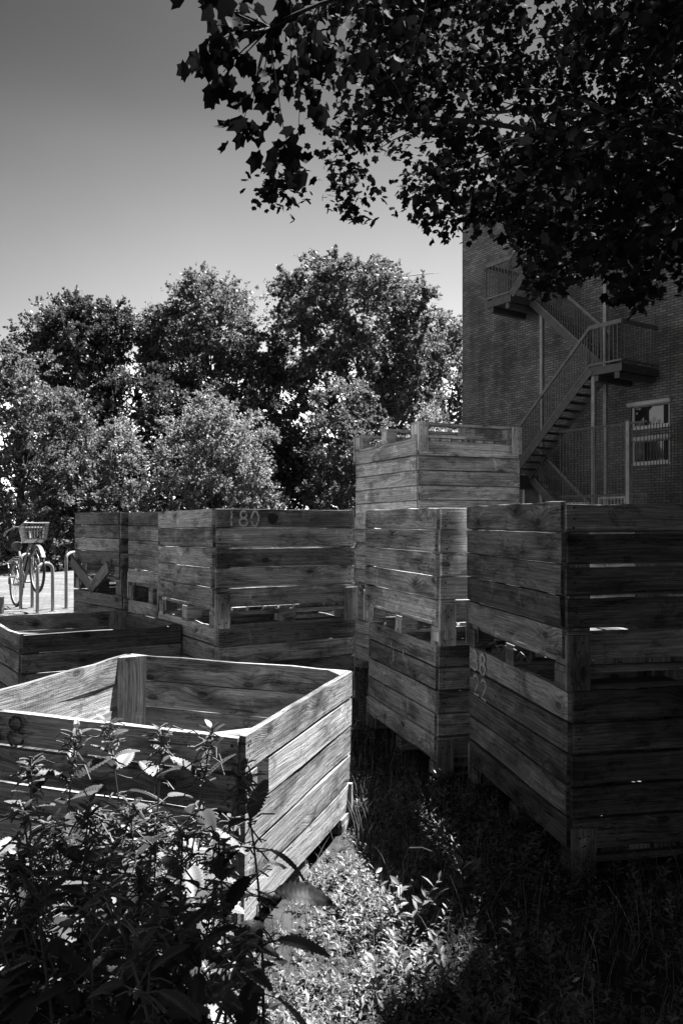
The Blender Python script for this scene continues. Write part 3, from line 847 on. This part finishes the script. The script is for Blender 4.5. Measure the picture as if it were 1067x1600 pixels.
for i in range(len(xs) - 1):
    for j in range(len(zs) - 1):
        cx, cz = (xs[i] + xs[i + 1]) / 2, (zs[j] + zs[j + 1]) / 2
        if any(h[0] < cx < h[1] and h[2] < cz < h[3] for h in holes): continue
        quad(b, [(xs[i + 1], 0, zs[j]), (xs[i], 0, zs[j]), (xs[i], 0, zs[j + 1]), (xs[i + 1], 0, zs[j + 1])])
D = .14
for (a, c, z0, z1) in holes:
    quad(b, [(a, 0, z0), (a, D, z0), (a, D, z1), (a, 0, z1)]); quad(b, [(c, D, z0), (c, 0, z0), (c, 0, z1), (c, D, z1)])
    quad(b, [(a, 0, z1), (a, D, z1), (c, D, z1), (c, 0, z1)]); quad(b, [(a, D, z0), (a, 0, z0), (c, 0, z0), (c, D, z0)])
DP = 9.
quad(b, [(S1, DP, 0), (S1, 0, 0), (S1, 0, BH), (S1, DP, BH)]); quad(b, [(S0, 0, 0), (S0, DP, 0), (S0, DP, BH), (S0, 0, BH)])
quad(b, [(S0, DP, 0), (S1, DP, 0), (S1, DP, BH), (S0, DP, BH)])
b.build('wall', M['brick'], bld)
b = MB(); b.obox((S0 - .05, -.06, BH), (1, 0, 0), (0, 1, 0), EZ, S1 - S0 + .1, DP + .12, .22); b.build('roof', M['stair_steel'], bld)
for k, (a, c, z0, z1) in enumerate(holes):
    if k == 2: continue
    b = MB(); fw = .06
    b.obox((a, .06, z0), (1, 0, 0), (0, 1, 0), EZ, fw, .06, z1 - z0); b.obox((c - fw, .06, z0), (1, 0, 0), (0, 1, 0), EZ, fw, .06, z1 - z0)
    b.obox((a + fw, .06, z0), (1, 0, 0), (0, 1, 0), EZ, c - a - 2 * fw, .06, fw); b.obox((a + fw, .06, z1 - fw), (1, 0, 0), (0, 1, 0), EZ, c - a - 2 * fw, .06, fw)
    fr = b.build('window', M['white'], bld)
    b = MB(); b.obox((a + fw, .09, z0 + fw), (1, 0, 0), (0, 1, 0), EZ, c - a - 2 * fw, .012, z1 - z0 - 2 * fw); b.build('pane', M['glass'], fr)
    b = MB(); b.obox((a - .05, -.07, z0 - .05), (1, 0, 0), (0, 1, 0), EZ, c - a + .1, .125, .048); b.build('sill', M['white'], fr)
    b = MB()
    b.tube([(a - .06, -.05, z1 + .02), (c + .06, -.05, z1 + .02)], .07, 12); b.build('shutter_box', M['white'], fr, True)
a, c, z0, z1 = holes[2]
b = MB(); b.obox((a, .08, 0), (1, 0, 0), (0, 1, 0), EZ, c - a, .04, z1); dr = b.build('door', M['stair_steel'], bld)
b = MB()
b.obox((a, .02, 0), (1, 0, 0), (0, 1, 0), EZ, .07, .055, z1); b.obox((c - .07, .02, 0), (1, 0, 0), (0, 1, 0), EZ, .07, .055, z1)
b.obox((a - .15, -.06, z1 + .004), (1, 0, 0), (0, 1, 0), EZ, c - a + .3, .075, .12); b.build('frame', M['white'], dr)
b = MB(); b.tube([(a + .15, .07, 1.05), (a + .15, .03, 1.05), (a + .27, .03, 1.05)], .012, 8); b.build('handle', M['steel'], dr)

# stair: flights between landings at the right (R) and left (L) ends
stair = empty('outside_staircase', mat=Matrix.Translation(st(0, 0, 0))); tag(stair, 'steel zigzag outside staircase with barred railings on the brick wall', 'staircase')
O = st(0, 0, 0)
def sl_(s, t, h): return st(s, t, h) - O
def bar(b, p, q, r, n=6): b.tube([p, q], r, n)
SR, SL, LW = .94, 3.70, .97
HL = [2.72, 5.36, 7.95, 10.55]
def railing(name, segs, mat=None):
    """segs: (s0,t0,h0,s1,t1,h1) floor lines; bars every 0.11 m, flat rails top and bottom"""
    b = MB()
    for (s0, t0, h0, s1, t1, h1) in segs:
        p, q = sl_(s0, t0, h0), sl_(s1, t1, h1); n = max(2, int((q - p).length / .115))
        d = (q - p)
        for z, r in ((1.0, .11), (.05, .05)):
            dd = (q - p); nn = dd.normalized(); sd2 = EZ.cross(nn).normalized()
            b.obox(p + EZ * z - sd2 * .022, nn, sd2, EZ, dd.length, .044, r, mi=1)
        for i in range(n + 1):
            a = p + d * (i / n); b.obox(a + EZ * .07 - ES * .010 - ET * .004, ES, ET, EZ, .030, .012, .97)
    return b.build(name, [M['stair_steel'], M['rail']], stair)
def flight(sa, ha, sb, hb, t0, t1):
    b = MB()
    for t in (t0, t1):
        p, q = sl_(sa, t, ha), sl_(sb, t, hb); d = (q - p); ln = d.length; d.normalize(); up = ET.cross(d)
        up = up if up.z > 0 else -up
        b.obox(p - up * .15 - ET * .012, d, ET, up, ln, .024, .18)
    n = max(3, int(abs(hb - ha) / .185))
    for i in range(1, n):
        f = i / n; s = sa + (sb - sa) * f; h = ha + (hb - ha) * f
        b.obox(sl_(s - .13, t0 + .014, h - .03), ES, ET, EZ, .25, t1 - t0 - .028, .03)
    b.build('stair_flight', M['stair_steel'], stair)
    railing('railing', [(sa, t0, ha, sb, t0, hb)])
def landing(s0, s1, h, open_side):
    b = MB(); b.obox(sl_(s0, 0, h - .20), ES, ET, EZ, s1 - s0, 1.50, .20)
    b.obox(sl_(s0 + .1, .04, h - .36), ES, ET, EZ, .14, 1.42, .155); b.obox(sl_(s1 - .24, .04, h - .36), ES, ET, EZ, .14, 1.42, .155)
    b.build('landing', M['stair_steel'], stair)
    e = s0 if open_side == 'L' else s1
    railing('railing', [(s0, 0, h, s1, 0, h), (e, 0, h, e, 1.5, h)])
flight(SR - .2, .05, SL, HL[0], .80, 1.48)
landing(SL, SL + LW, HL[0], 'R'); landing(SR - LW, SR, HL[1], 'L'); landing(SL, SL + LW, HL[2], 'R'); landing(SR - LW, SR, HL[3], 'L')
flight(SL, HL[0], SR, HL[1], .0, .70); flight(SR, HL[1], SL, HL[2], .80, 1.48); flight(SL, HL[2], SR, HL[3], .0, .70)
for (s, t, top) in ((SR - .10, .06, HL[1] - .2), (SR + .06, .75, 11.5), (SL - .25, 1.05, HL[2] - .3), (SL + LW - .1, .1, HL[0] - .2)):
    b = MB(); b.obox(sl_(s, t, 0), ES, ET, EZ, .10, .10, top); b.build('column', M['stair_light'], stair)

scr = empty('bar_fence', mat=Matrix.Translation(st(0, -.35, 0))); tag(scr, 'tall steel bar fence round the foot of the stair, with a gate', 'fence')
O = st(0, -.35, 0)
b = MB()
F0, F1, FH = 1.62, -1.0, 3.75
for i in range(int((F0 - F1) / .105) + 1):
    s = F0 - i * .105
    zb = 2.02 if .42 > s > -.50 else .05
    b.obox(sl_(s - .011, -.35, zb), ES, ET, EZ, .022, .010, FH - zb)
for z in (FH - .02, 2.0): b.obox(sl_(F1, -.362, z), ES, ET, EZ, F0 - F1, .012, .05)
for i in range(14):                                     # return towards the wall
    t = -.35 + i * .12
    b.obox(sl_(F1, t, .05), ES, ET, EZ, .010, .022, FH - .05)
b.build('bar_panel', M['stair_steel'], scr)
b = MB(); b.obox(sl_(-.52, -.39, 0), ES, ET, EZ, .10, .10, FH + .06); b.build('post', M['stair_light'], scr)
b = MB()
for s in (.36, -.40): b.obox(sl_(s, -.37, .05), ES, ET, EZ, .045, .04, 1.93)
b.obox(sl_(-.355, -.37, 1.935), ES, ET, EZ, .71, .04, .045); b.obox(sl_(-.355, -.37, .05), ES, ET, EZ, .71, .04, .045)
for i in range(7): b.obox(sl_(-.28 + i * .1, -.352, .095), ES, ET, EZ, .02, .01, 1.84)
b.build('gate', M['stair_light'], scr)

# ------------------------------------------------------------------ bicycle standing in a raised rack
rear, front = Vector((-5.20, 12.75, .34)), Vector((-4.52, 11.85, .63))
xd = (front - rear).normalized(); yd = EZ.cross(xd).normalized(); zd = xd.cross(yd)
mb = Matrix(((xd.x, yd.x, zd.x, rear.x), (xd.y, yd.y, zd.y, rear.y), (xd.z, yd.z, zd.z, rear.z), (0, 0, 0, 1)))
bike = empty('bicycle', mat=mb); tag(bike, 'grey bicycle with a pale front basket, its front wheel raised in a rack', 'bicycle')
WB = (front - rear).length; WR = .335
def ring(c, r, n=28): return [(c + r * math.cos(2 * math.pi * k / n), 0, r * math.sin(2 * math.pi * k / n)) for k in range(n + 1)]
for c in (0, WB):
    b = MB(); b.tube(ring(c, WR), .021, 8, False); wh = b.build('wheel', M['black'], bike, True)
    b = MB(); b.tube(ring(c, WR - .028), .011, 6, False); b.build('rim', M['steel'], wh, True)
    b = MB(); b.tube([(c, -.035, 0), (c, .035, 0)], .022, 8)
    for k in range(18):
        a = 2 * math.pi * k / 18; b.tube([(c, .02 * (-1) ** k, 0), (c + (WR - .03) * math.cos(a), 0, (WR - .03) * math.sin(a))], .0016, 4, False)
    b.build('spokes', M['steel'], wh)
    b = MB(); ext = (-.35, 2.7) if c == 0 else (.3, 2.5)
    for k in range(14):
        a = ext[0] + (ext[1] - ext[0]) * k / 13
        a2 = ext[0] + (ext[1] - ext[0]) * (k + 1) / 13
        r = WR + .035
        quad(b, [(c + r * math.cos(a), -.028, r * math.sin(a)), (c + r * math.cos(a), .028, r * math.sin(a)), (c + r * math.cos(a2), .028, r * math.sin(a2)), (c + r * math.cos(a2), -.028, r * math.sin(a2))])
    b.build('mudguard', M['bike_paint'], bike)
BBX, BBZ = .47, -.05
hd0, hd1 = (WB - .16, 0, .36), (WB - .24, 0, .60); sd = (BBX - .17, 0, .47)
b = MB()
b.tube([hd0, (BBX + .15, 0, .07), (BBX, 0, BBZ)], .020, 8); b.tube([(hd0[0] - .05, 0, .50), (BBX + .05, 0, .22), (BBX - .07, 0, .14)], .017, 8)
b.tube([(BBX, 0, BBZ), sd], .018, 8); b.tube([hd0, hd1], .022, 8)
for y in (-.05, .05): b.tube([(BBX, y * .6, BBZ), (0, y, 0)], .011, 6); b.tube([(BBX - .12, y * .4, .34), (0, y, 0)], .010, 6)
b.build('frame', M['bike_paint'], bike, True)
b = MB()
for y in (-.05, .05): b.tube([(WB, y, 0), (WB - .08, y, .20), (hd0[0], y * .6, hd0[2])], .012, 6)
b.build('fork', M['bike_paint'], bike, True)
b = MB(); b.tube([hd1, (WB - .27, 0, .70)], .013, 8)
b.tube([(WB - .52, -.29, .66), (WB - .40, -.29, .69), (WB - .27, -.19, .72), (WB - .24, 0, .71), (WB - .27, .19, .72), (WB - .40, .29, .69), (WB - .52, .29, .66)], .012, 8)
hb = b.build('handlebar', M['steel'], bike, True)
for y in (-.29, .29):
    b = MB(); b.tube([(WB - .55, y, .652), (WB - .43, y, .682)], .017, 8); b.build('grip', M['basket'], hb, True)
b = MB()
b.tube([(sd[0] - .16, 0, .57), (sd[0] - .12, 0, .585), (sd[0], 0, .58), (sd[0] + .13, 0, .575)], [.06, .085, .05, .02], 10); b.tube([sd, (sd[0] - .03, 0, .56)], .013, 8)
b.build('saddle', M['black'], bike, True)
b = MB()
for y in (-.06, .06): b.tube([(-.28, y, .40), (.25, y, .40)], .007, 6); b.tube([(-.18, y, .40), (0, y, 0)], .006, 6)
for k in range(5): b.tube([(-.28 + k * .13, -.06, .40), (-.28 + k * .13, .06, .40)], .005, 6)
b.build('rear_carrier', M['bike_paint'], bike)
b = MB()
b.tube([(BBX, -.09, BBZ), (BBX, .09, BBZ)], .02, 8)
b.tube([(BBX, .09, BBZ), (BBX + .12, .10, BBZ - .11)], .010, 6); b.tube([(BBX, -.09, BBZ), (BBX - .12, -.10, BBZ + .11)], .010, 6)
b.obox((BBX + .07, .10, BBZ - .125), (1, 0, 0), (0, 1, 0), EZ, .10, .09, .022); b.obox((BBX - .17, -.19, BBZ + .10), (1, 0, 0), (0, 1, 0), EZ, .10, .09, .022)
b.tube([(BBX + .10 * math.cos(k * .4488), -.06, BBZ + .10 * math.sin(k * .4488)) for k in range(15)], .008, 6, False)
b.build('crank', M['steel'], bike)
# basket: open frame of slats, wider at the top
b = MB()
def bk(x, y, z): return (WB - .15 + .78 * x * (1 + .25 * z / .27), .78 * y * (1 + .2 * z / .27), .45 + .85 * z)
for z, r in ((.27, .014), (.0, .008), (.14, .006), (.07, .005), (.21, .005)):
    b.tube([bk(0, -.19, z), bk(.30, -.19, z), bk(.30, .19, z), bk(0, .19, z), bk(0, -.19, z)], r, 6)
for k in range(9):
    y = -.19 + .38 * k / 8
    for x in (0, .30): b.obox(Vector(bk(x, y - .006, 0)), (0, 1, 0), (1, 0, 0), (Vector(bk(x, y, .27)) - Vector(bk(x, y, 0))).normalized(), .012, .006, .243)
for k in range(1, 7):
    x = .30 * k / 7
    for y in (-.19, .19): b.obox(Vector(bk(x - .006, y, 0)), (1, 0, 0), (0, 1, 0), (Vector(bk(x, y, .27)) - Vector(bk(x, y, 0))).normalized(), .012, .006, .237)
    b.tube([bk(x, -.19, 0), bk(x, .19, 0)], .004, 4)
b.build('basket', M['basket'], bike)

for lab, px0, px1, top, Y, yo in (('steel bike hoop holding the front wheel of the bicycle', 64, 78, 880, 11.75, .25),
                             ('steel bike hoop beside the rear wheel of the bicycle', 37, 47, 866, 12.3, .2),
                             ('steel bike hoop standing alone left of the far crates', 109, 121, 863, 12.4, .3)):
    x0, h = at(px0, top, Y); x1, _ = at(px1, top, Y)
    o = empty('bike_hoop', ((x0 + x1) / 2, Y, 0)); tag(o, lab, 'bike hoop', 'steel bike hoops on the paving')
    w2 = (x1 - x0) / 2 ; b = MB()
    pts = [(-w2, -yo / 2, 0), (-w2, -yo / 2, h - w2 * 1.5)] + [(-w2 * math.cos(a), -yo / 2 * math.cos(a), h - w2 * 1.5 + w2 * 1.5 * math.sin(a)) for a in np.linspace(.3, 2.84, 8)] + [(w2, yo / 2, h - w2 * 1.5), (w2, yo / 2, 0)]
    b.tube(pts, .024, 10); b.build('hoop', M['steel'], o, True)
    b = MB()
    pass
    for s in (-1, 1):
        b = MB(); b.tube([(s * w2, s * yo / 2, 0), (s * w2, s * yo / 2, .012)], .055, 10); b.build('foot_flange', M['steel'], o)
x, h = at(1, 934, 11.6)
b = MB(); b.obox((-.04, -.04, 0), (1, 0, 0), (0, 1, 0), EZ, .08, .08, h); b.obox((-.045, -.045, h), (1, 0, 0), (0, 1, 0), EZ, .09, .09, .012)
o = b.build('low_post', M['stair_steel']); o.location = (x, 11.6, 0); tag(o, 'low dark steel post on the paving at the left edge of the photo', 'post')

# ------------------------------------------------------------------ nettles
def nettle_leaf():
    v, f = [], []; n = 24
    for i in range(n + 1):
        t = i / n
        wd = .33 * (t ** .45) * (1 - t) ** .75 * 1.55
        tooth = (1.14 if i % 2 else .88) if 0 < i < n else 1
        zc = -.28 * t * t
        ridge = .030 if i % 2 else -.016
        for k, (fx, fz) in enumerate(((-1, .10), (-.5, .06), (0, 0), (.5, .06), (1, .10))):
            tt = t + (.06 * abs(fx) if 0 < i < n else 0)          # side veins sweep forward
            v.append((fx * wd * (tooth if abs(fx) == 1 else 1), tt, zc + fz * wd * 2.2 + (ridge if abs(fx) == .5 else 0) - (.10 * wd if abs(fx) == 1 else 0)))
    for i in range(n):
        for k in range(4):
            a = i * 5 + k; f.append((a, a + 1, a + 6, a + 5))
    return np.array(v), f


NV, NF = nettle_leaf()


def nettle(label, x, y, h, big=.095, lean=(0, 0), seed=0):
    rg = np.random.default_rng(seed)
    root = empty('nettle', (x, y, 0)); tag(root, label, 'nettle', 'stinging nettles before the open crate')
    b = MB(); n = 10
    def sp(t): return np.array([lean[0] * t * t + .012 * math.sin(4 * t + seed), lean[1] * t * t + .012 * math.cos(5 * t + seed), h * t])
    b.tube([sp(i / n) for i in range(n + 1)], [.0045 * (1 - .6 * i / n) for i in range(n + 1)], 6)
    pos, ax, nr, sc = [], [], [], []
    tas = []
    nodes = np.concatenate([np.linspace(.10, .86, 13), [.90, .935, .96, .98, .992]])
    for i, t in enumerate(nodes):
        a0 = seed + i * math.pi / 2 + rg.normal() * .2
        if t > .86: size = big * (.58 - .32 * (t - .86) / .14)
        else: size = big * (.75 + .35 * math.sin(math.pi * min(1, t * 1.05))) * rg.uniform(.85, 1.12)
        for s in (0, math.pi):
            a = a0 + s; el = rg.uniform(-.15, .35) if t < .86 else rg.uniform(.25, .9)
            d = np.array([math.cos(a) * math.cos(el), math.sin(a) * math.cos(el), math.sin(el)])
            pet = .03 if t < .86 else .006
            p0 = sp(t); p1 = p0 + d * pet + np.array([0, 0, .004])
            if t < .86: b.tube([p0, p1], .0013, 4, False)
            pos.append(p1); ax.append(d + np.array([0, 0, -.25 if t < .86 else .1])); sc.append(size)
            nr.append(np.array([-d[0] * d[2], -d[1] * d[2], 1.]) + rg.normal(size=3) * .22)
            if t > .5:                                             # flower tassels
                for _ in range(3):
                    q = p0 + rg.normal(size=3) * .006
                    e = q + np.array([math.cos(a + rg.normal() * .8), math.sin(a + rg.normal() * .8), rg.uniform(-.9, .3)]) * rg.uniform(.02, .045)
                    tas.append((q, e))
    for q, e in tas:
        m = (q + e) / 2 + rg.normal(size=3) * .004 + np.array([0, 0, .004]); b.tube([q, m, e], .0017, 4, False)
    b.build('stem', M['stem'], root)
    scatter('leaves', NV, NF, np.array(pos), frames(np.array(ax), np.array(nr)), np.array(sc), M['leaf_nettle'], root)


NP = [(45, 1192, 1.72, 'pale topped nettle nearest the left edge, before the dark stencilled board'),
      (128, 1140, 1.78, 'tallest nettle, its pointed tip before the dark stencilled board'),
      (178, 1128, 1.88, 'slim nettle whose pale tip rises over the rim of the open crate'),
      (250, 1142, 1.80, 'nettle with a star shaped tip just below the rim of the open crate'),
      (322, 1142, 1.74, 'nettle with one upright pointed tip, left of the near corner of the open crate'),
      (372, 1192, 1.62, 'dark leaning nettle overlapping the near corner of the open crate'),
      (345, 1300, 1.62, 'dark nettle whose toothed leaves cross the sunlit side of the open crate'),
      (90, 1290, 1.50, 'shorter nettle with lit upper leaves, low at the left'),
      (205, 1262, 1.52, 'middle nettle with one broad ribbed sunlit leaf'),
      (290, 1292, 1.48, 'shaded nettle in the dark middle of the clump'),
      (330, 1390, 1.42, 'black silhouetted nettle at the right edge of the clump'),
      (10, 1350, 1.45, 'small nettle cut by the left edge of the photo'),
      (140, 1400, 1.32, 'shaded nettle at the bottom left, lower leaves only'),
      (255, 1420, 1.30, 'shaded nettle at the bottom of the photo below the clump')]
for i, (px, py, Y, lab) in enumerate(NP):
    x, z = at(px, py, Y)
    nettle(lab, x - .07 * math.sin(i * 2.1), Y - .03 * math.cos(i * 1.7), z, (.090 + .02 * (i % 3) / 2) * (1 if Y > 1.61 else .76), (.07 * math.sin(i * 2.1), .06 * math.cos(i * 1.7)), 100 + i)

# ------------------------------------------------------------------ weeds, grass
foot = []
for k, (root, _, _) in crates.items():
    if k in ('R1', 'M1', 'L1', 'T1', 'K1', 'B1', 'P', 'F'):
        mi = root.matrix_world.inverted(); foot.append((mi, {'F': 1.127, 'L1': 1.0}.get(k, 1.04), 1.10))


def free(x, y, m=.0):
    for mi, W, L in foot:
        q = mi @ Vector((x, y, 0))
        if -m < q.x < W + m and -m < q.y < L + m: return False
    return True


k = 0
rgn = random.Random(5)
while k < 72:
    y = rgn.uniform(1.12, 2.25); x = rgn.uniform(-1.15, -.13)
    if x > -.30 and y > 1.75 or x < -.55 * y: continue
    if not free(x, y, .10): continue
    px = 533.5 + FPX * x / y
    lim = 1.315 - (np.interp(px, [0, 60, 120, 330, 370, 420], [1330, 1310, 1275, 1280, 1350, 1520]) - 818) / FPX * y
    hh = min(rgn.uniform(.6, 1.0), lim - .02)
    if hh < .2 or px > 352: continue
    nettle('shaded nettle in the black lower part of the clump, hard to tell apart', x, y, hh, rgn.uniform(.065, .09), (rgn.uniform(-.12, .12), rgn.uniform(-.12, .12)), 300 + k)
    k += 1


LANCE = np.array([(0, 0, 0), (.14, .3, .03), (.17, .6, .02), (0, 1, -.10), (-.17, .6, .02), (-.14, .3, .03), (0, .5, -.015)])
LF = [(0, 1, 6), (1, 2, 6), (2, 3, 6), (3, 4, 6), (4, 5, 6), (5, 0, 6)]
def weeds(name, n, reg, hgt, leaf, nleaf, mat):
    pos, ax, nr, sc = [], [], [], []
    k = 0
    while k < n:
        y = reg[2] + (reg[3] - reg[2]) * RNG.random() ** 1.25; x = RNG.uniform(reg[0], reg[1])
        if abs(x) > .50 * y + .4: continue
        if not free(x, y, .015): continue
        k += 1
        pf = .55 + .5 * math.sin(3.1 * x + 1.7 * y) * math.sin(2.3 * y - 1.1 * x + 1) + .35 * math.sin(7 * x + 5 * y)
        if RNG.random() > .35 + pf: continue
        pf = max(.45, min(1.4, .5 + pf))
        h = pf * hgt * RNG.uniform(.35, 1.25); lx, ly = RNG.normal(size=2) * .25 * h
        m = int(nleaf * RNG.uniform(.6, 1.3)); ls = leaf * (.6 + .4 * pf) * RNG.uniform(.5, 1.45)
        for i in range(m):
            t = (i + 1) / m; a = i * 2.4 + RNG.normal() * .3; el = RNG.uniform(-.1, .6) + .4 * t
            d = np.array([math.cos(a) * math.cos(el), math.sin(a) * math.cos(el), math.sin(el)])
            pos.append((x + lx * t, y + ly * t, h * t)); ax.append(d); nr.append(np.array([-d[0] * d[2], -d[1] * d[2], 1]) + RNG.normal(size=3) * .3)
            sc.append(ls * (1.1 - .5 * t) * RNG.uniform(.7, 1.2))
    o = scatter(name, LANCE, LF, np.array(pos), frames(np.array(ax), np.array(nr)), np.array(sc), mat)
    tag(o, kind='stuff'); return o


tag(weeds('weeds', 1900, (-1.3, 2.6, 1.35, 6.2), .12, .029, 18, M['leaf_weed']), 'leafy weeds covering the ground between the crates', 'weeds')
tag(weeds('ground_cover', 7500, (-2.6, 2.8, 1.35, 7.5), .05, .024, 8, M['leaf_weed']), 'low ground cover under the weeds', 'ground cover')
tag(weeds('sunlit_ground_cover', 2600, (-.75, .45, 1.9, 3.9), .055, .026, 9, M['leaf_weed']), 'dense low leaves in the sunlit patch beside the open crate', 'ground cover')
# grass blades: strips that bend over
BL = []
for i in range(6):
    t = i / 5; wd = .5 * (1 - t ** 1.5) + .02
    BL += [(-wd, .35 * t * t, t - .18 * t * t), (wd, .35 * t * t, t - .18 * t * t)]
BL = np.array(BL); BF = [(2 * i, 2 * i + 1, 2 * i + 3, 2 * i + 2) for i in range(5)]
def blades(name, pos, hs, ws, mat, parent=None, az=None):
    n = len(pos); a = RNG.uniform(0, 2 * math.pi, n) if az is None else az
    rot = np.zeros((n, 3, 3)); rot[:, 0, 0] = np.cos(a); rot[:, 0, 1] = -np.sin(a); rot[:, 1, 0] = np.sin(a); rot[:, 1, 1] = np.cos(a); rot[:, 2, 2] = 1
    return scatter(name, BL, BF, np.array(pos), rot, np.stack([ws, hs * RNG.uniform(.6, 1.6, n), hs], 1), mat, parent)
P = []
while len(P) < 15000:
    y = 1.4 + 6 * RNG.random() ** 1.2; x = RNG.uniform(-2.6, 2.8)
    if abs(x) < .5 * y + .4 and free(x, y, .01): P.append((x, y, 0))
o = blades('grass', P, RNG.gamma(2.6, .036, len(P)), RNG.uniform(.0015, .004, len(P)), M['grass']); tag(o, 'thin grass among the weeds', 'grass', None, 'stuff')
P = []
while len(P) < 260:
    y = 1.6 + 5 * RNG.random(); x = RNG.uniform(-1.2, 2.6)
    if free(x, y, .02): P.append((x, y, RNG.uniform(.01, .07)))
P = np.array(P)
o = scatter('fallen_leaves', MV, MF, P, frames(RNG.normal(size=(260, 3)) * np.array([[1, 1, .2]]), RNG.normal(size=(260, 3)) * .25 + np.array([[0, 0, 1.]])), RNG.uniform(.03, .06, 260), M['leaf_dry']); tag(o, 'dry fallen leaves among the weeds', 'leaves', None, 'stuff')
# grass and weeds on the bank beyond the paving
P = []
for _ in range(9000):
    x = RNG.uniform(-15, 3); y = RNG.uniform(22.7, 26); t = (y - 22.6) / 9
    P.append((x, y, .02 + .75 * (1 - math.exp(-3 * t)) - .05))
o = blades('bank_grass', P, RNG.uniform(.12, .4, len(P)), RNG.uniform(.012, .03, len(P)), M['grass']); tag(o, 'sunlit rough grass on the bank', 'grass', None, 'stuff')

GG = 'single grass tufts and weeds on the ground'
def tuft(label, x, y, n, h, spread, wid=.003, seed=1):
    o = empty('grass_tuft', (x, y, 0)); tag(o, label, 'grass tuft', GG)
    p = np.stack([RNG.normal(size=n) * spread, RNG.normal(size=n) * spread, np.zeros(n)], 1)
    blades('blades', p, h * RNG.uniform(.7, 1.1, n), np.full(n, wid), M['grass'], o)
tuft('tuft of arching grass at the far bottom corner of the sunlit crate side', .10, 3.28, 16, .24, .03)
tuft('single tall pale grass stalk in the dark right foreground', .84, 2.32, 5, .30, .008, .0035)
tuft('small sunlit grass tuft at the bottom edge right of the middle', .45, 2.12, 14, .09, .03, .003)
def weed_plant(label, x, y, h, n, leaf, mat=M['leaf_weed'], name='weed_plant'):
    o = empty(name, (x, y, 0)); tag(o, label, 'weed', GG)
    b = MB(); pos, ax, nr, sc = [], [], [], []
    for s in range(n):
        ln = np.array([RNG.normal() * .35 * h, RNG.normal() * .35 * h, h * RNG.uniform(.6, 1.05)])
        b.tube([(0, 0, 0), ln * .5 + np.array([.005, .003, 0]), ln], .0016, 4)
        m = 12
        for i in range(m):
            t = .25 + .75 * (i + 1) / m; a = i * 2.4 + s; el = RNG.uniform(.2, .9)
            d = np.array([math.cos(a) * math.cos(el), math.sin(a) * math.cos(el), math.sin(el)])
            pos.append(ln * t); ax.append(d); nr.append(np.array([-d[0] * d[2], -d[1] * d[2], 1]) + RNG.normal(size=3) * .25); sc.append(leaf * RNG.uniform(.6, 1.2))
    b.build('stem', M['stem'], o)
    scatter('leaves', LANCE, LF, np.array(pos), frames(np.array(ax), np.array(nr)), np.array(sc), mat, o)
weed_plant('bushy sunlit weed at the edge of the shadow, its leaves standing up', .175, 2.52, .20, 6, .045)
weed_plant('weed with broad sunlit leaves at the bottom of the sunlit patch', .10, 2.17, .14, 5, .045)
weed_plant('shaded weed with broad leaves in front of the dark stack', .42, 2.75, .15, 5, .06)
b = MB(); b.tube([(0, 0, 0), (.0, .0, .12), (.02, 0, .165), (.06, 0, .165), (.10, 0, .15), (.105, 0, .12)], .0022, 5)
o = b.build('withered_weed', M['grass']); o.location = (.20, 2.58, .10); tag(o, 'thin bent dry stem hanging over the shadow edge', 'dry stem', GG)
b = MB()
for k in range(14):
    a = random.uniform(0, 3.1); p = Vector((random.uniform(0, .05), random.uniform(.2, .6), .02)); q = p + Vector((random.uniform(-.04, .02), .22 * math.cos(a), .06 * random.random()))
    b.tube([p, (p + q) / 2 + Vector((0, 0, .03)), q], .0025, 4)
mR = crates['R1'][0].matrix_world
o = b.build('dry_twigs', M['stem']); o.matrix_world = mR @ Matrix.Translation((.0, .2, .70)); tag(o, 'dry twigs lying in the gap between the two crates of the dark stack', 'twigs')

# ------------------------------------------------------------------ contrail high above
b = MB(); b.tube([(-60, 0, -9), (-25, 0, -3), (10, 0, 1), (70, 0, 6)], [.3, 1.5, 1.9, .4], 8)
o = b.build('contrail', M['cloud'], None, True); xx, zz = at(655, 429, 2600); o.location = (xx, 2600, zz); tag(o, 'short white contrail in the sky over the tallest tree', 'contrail')
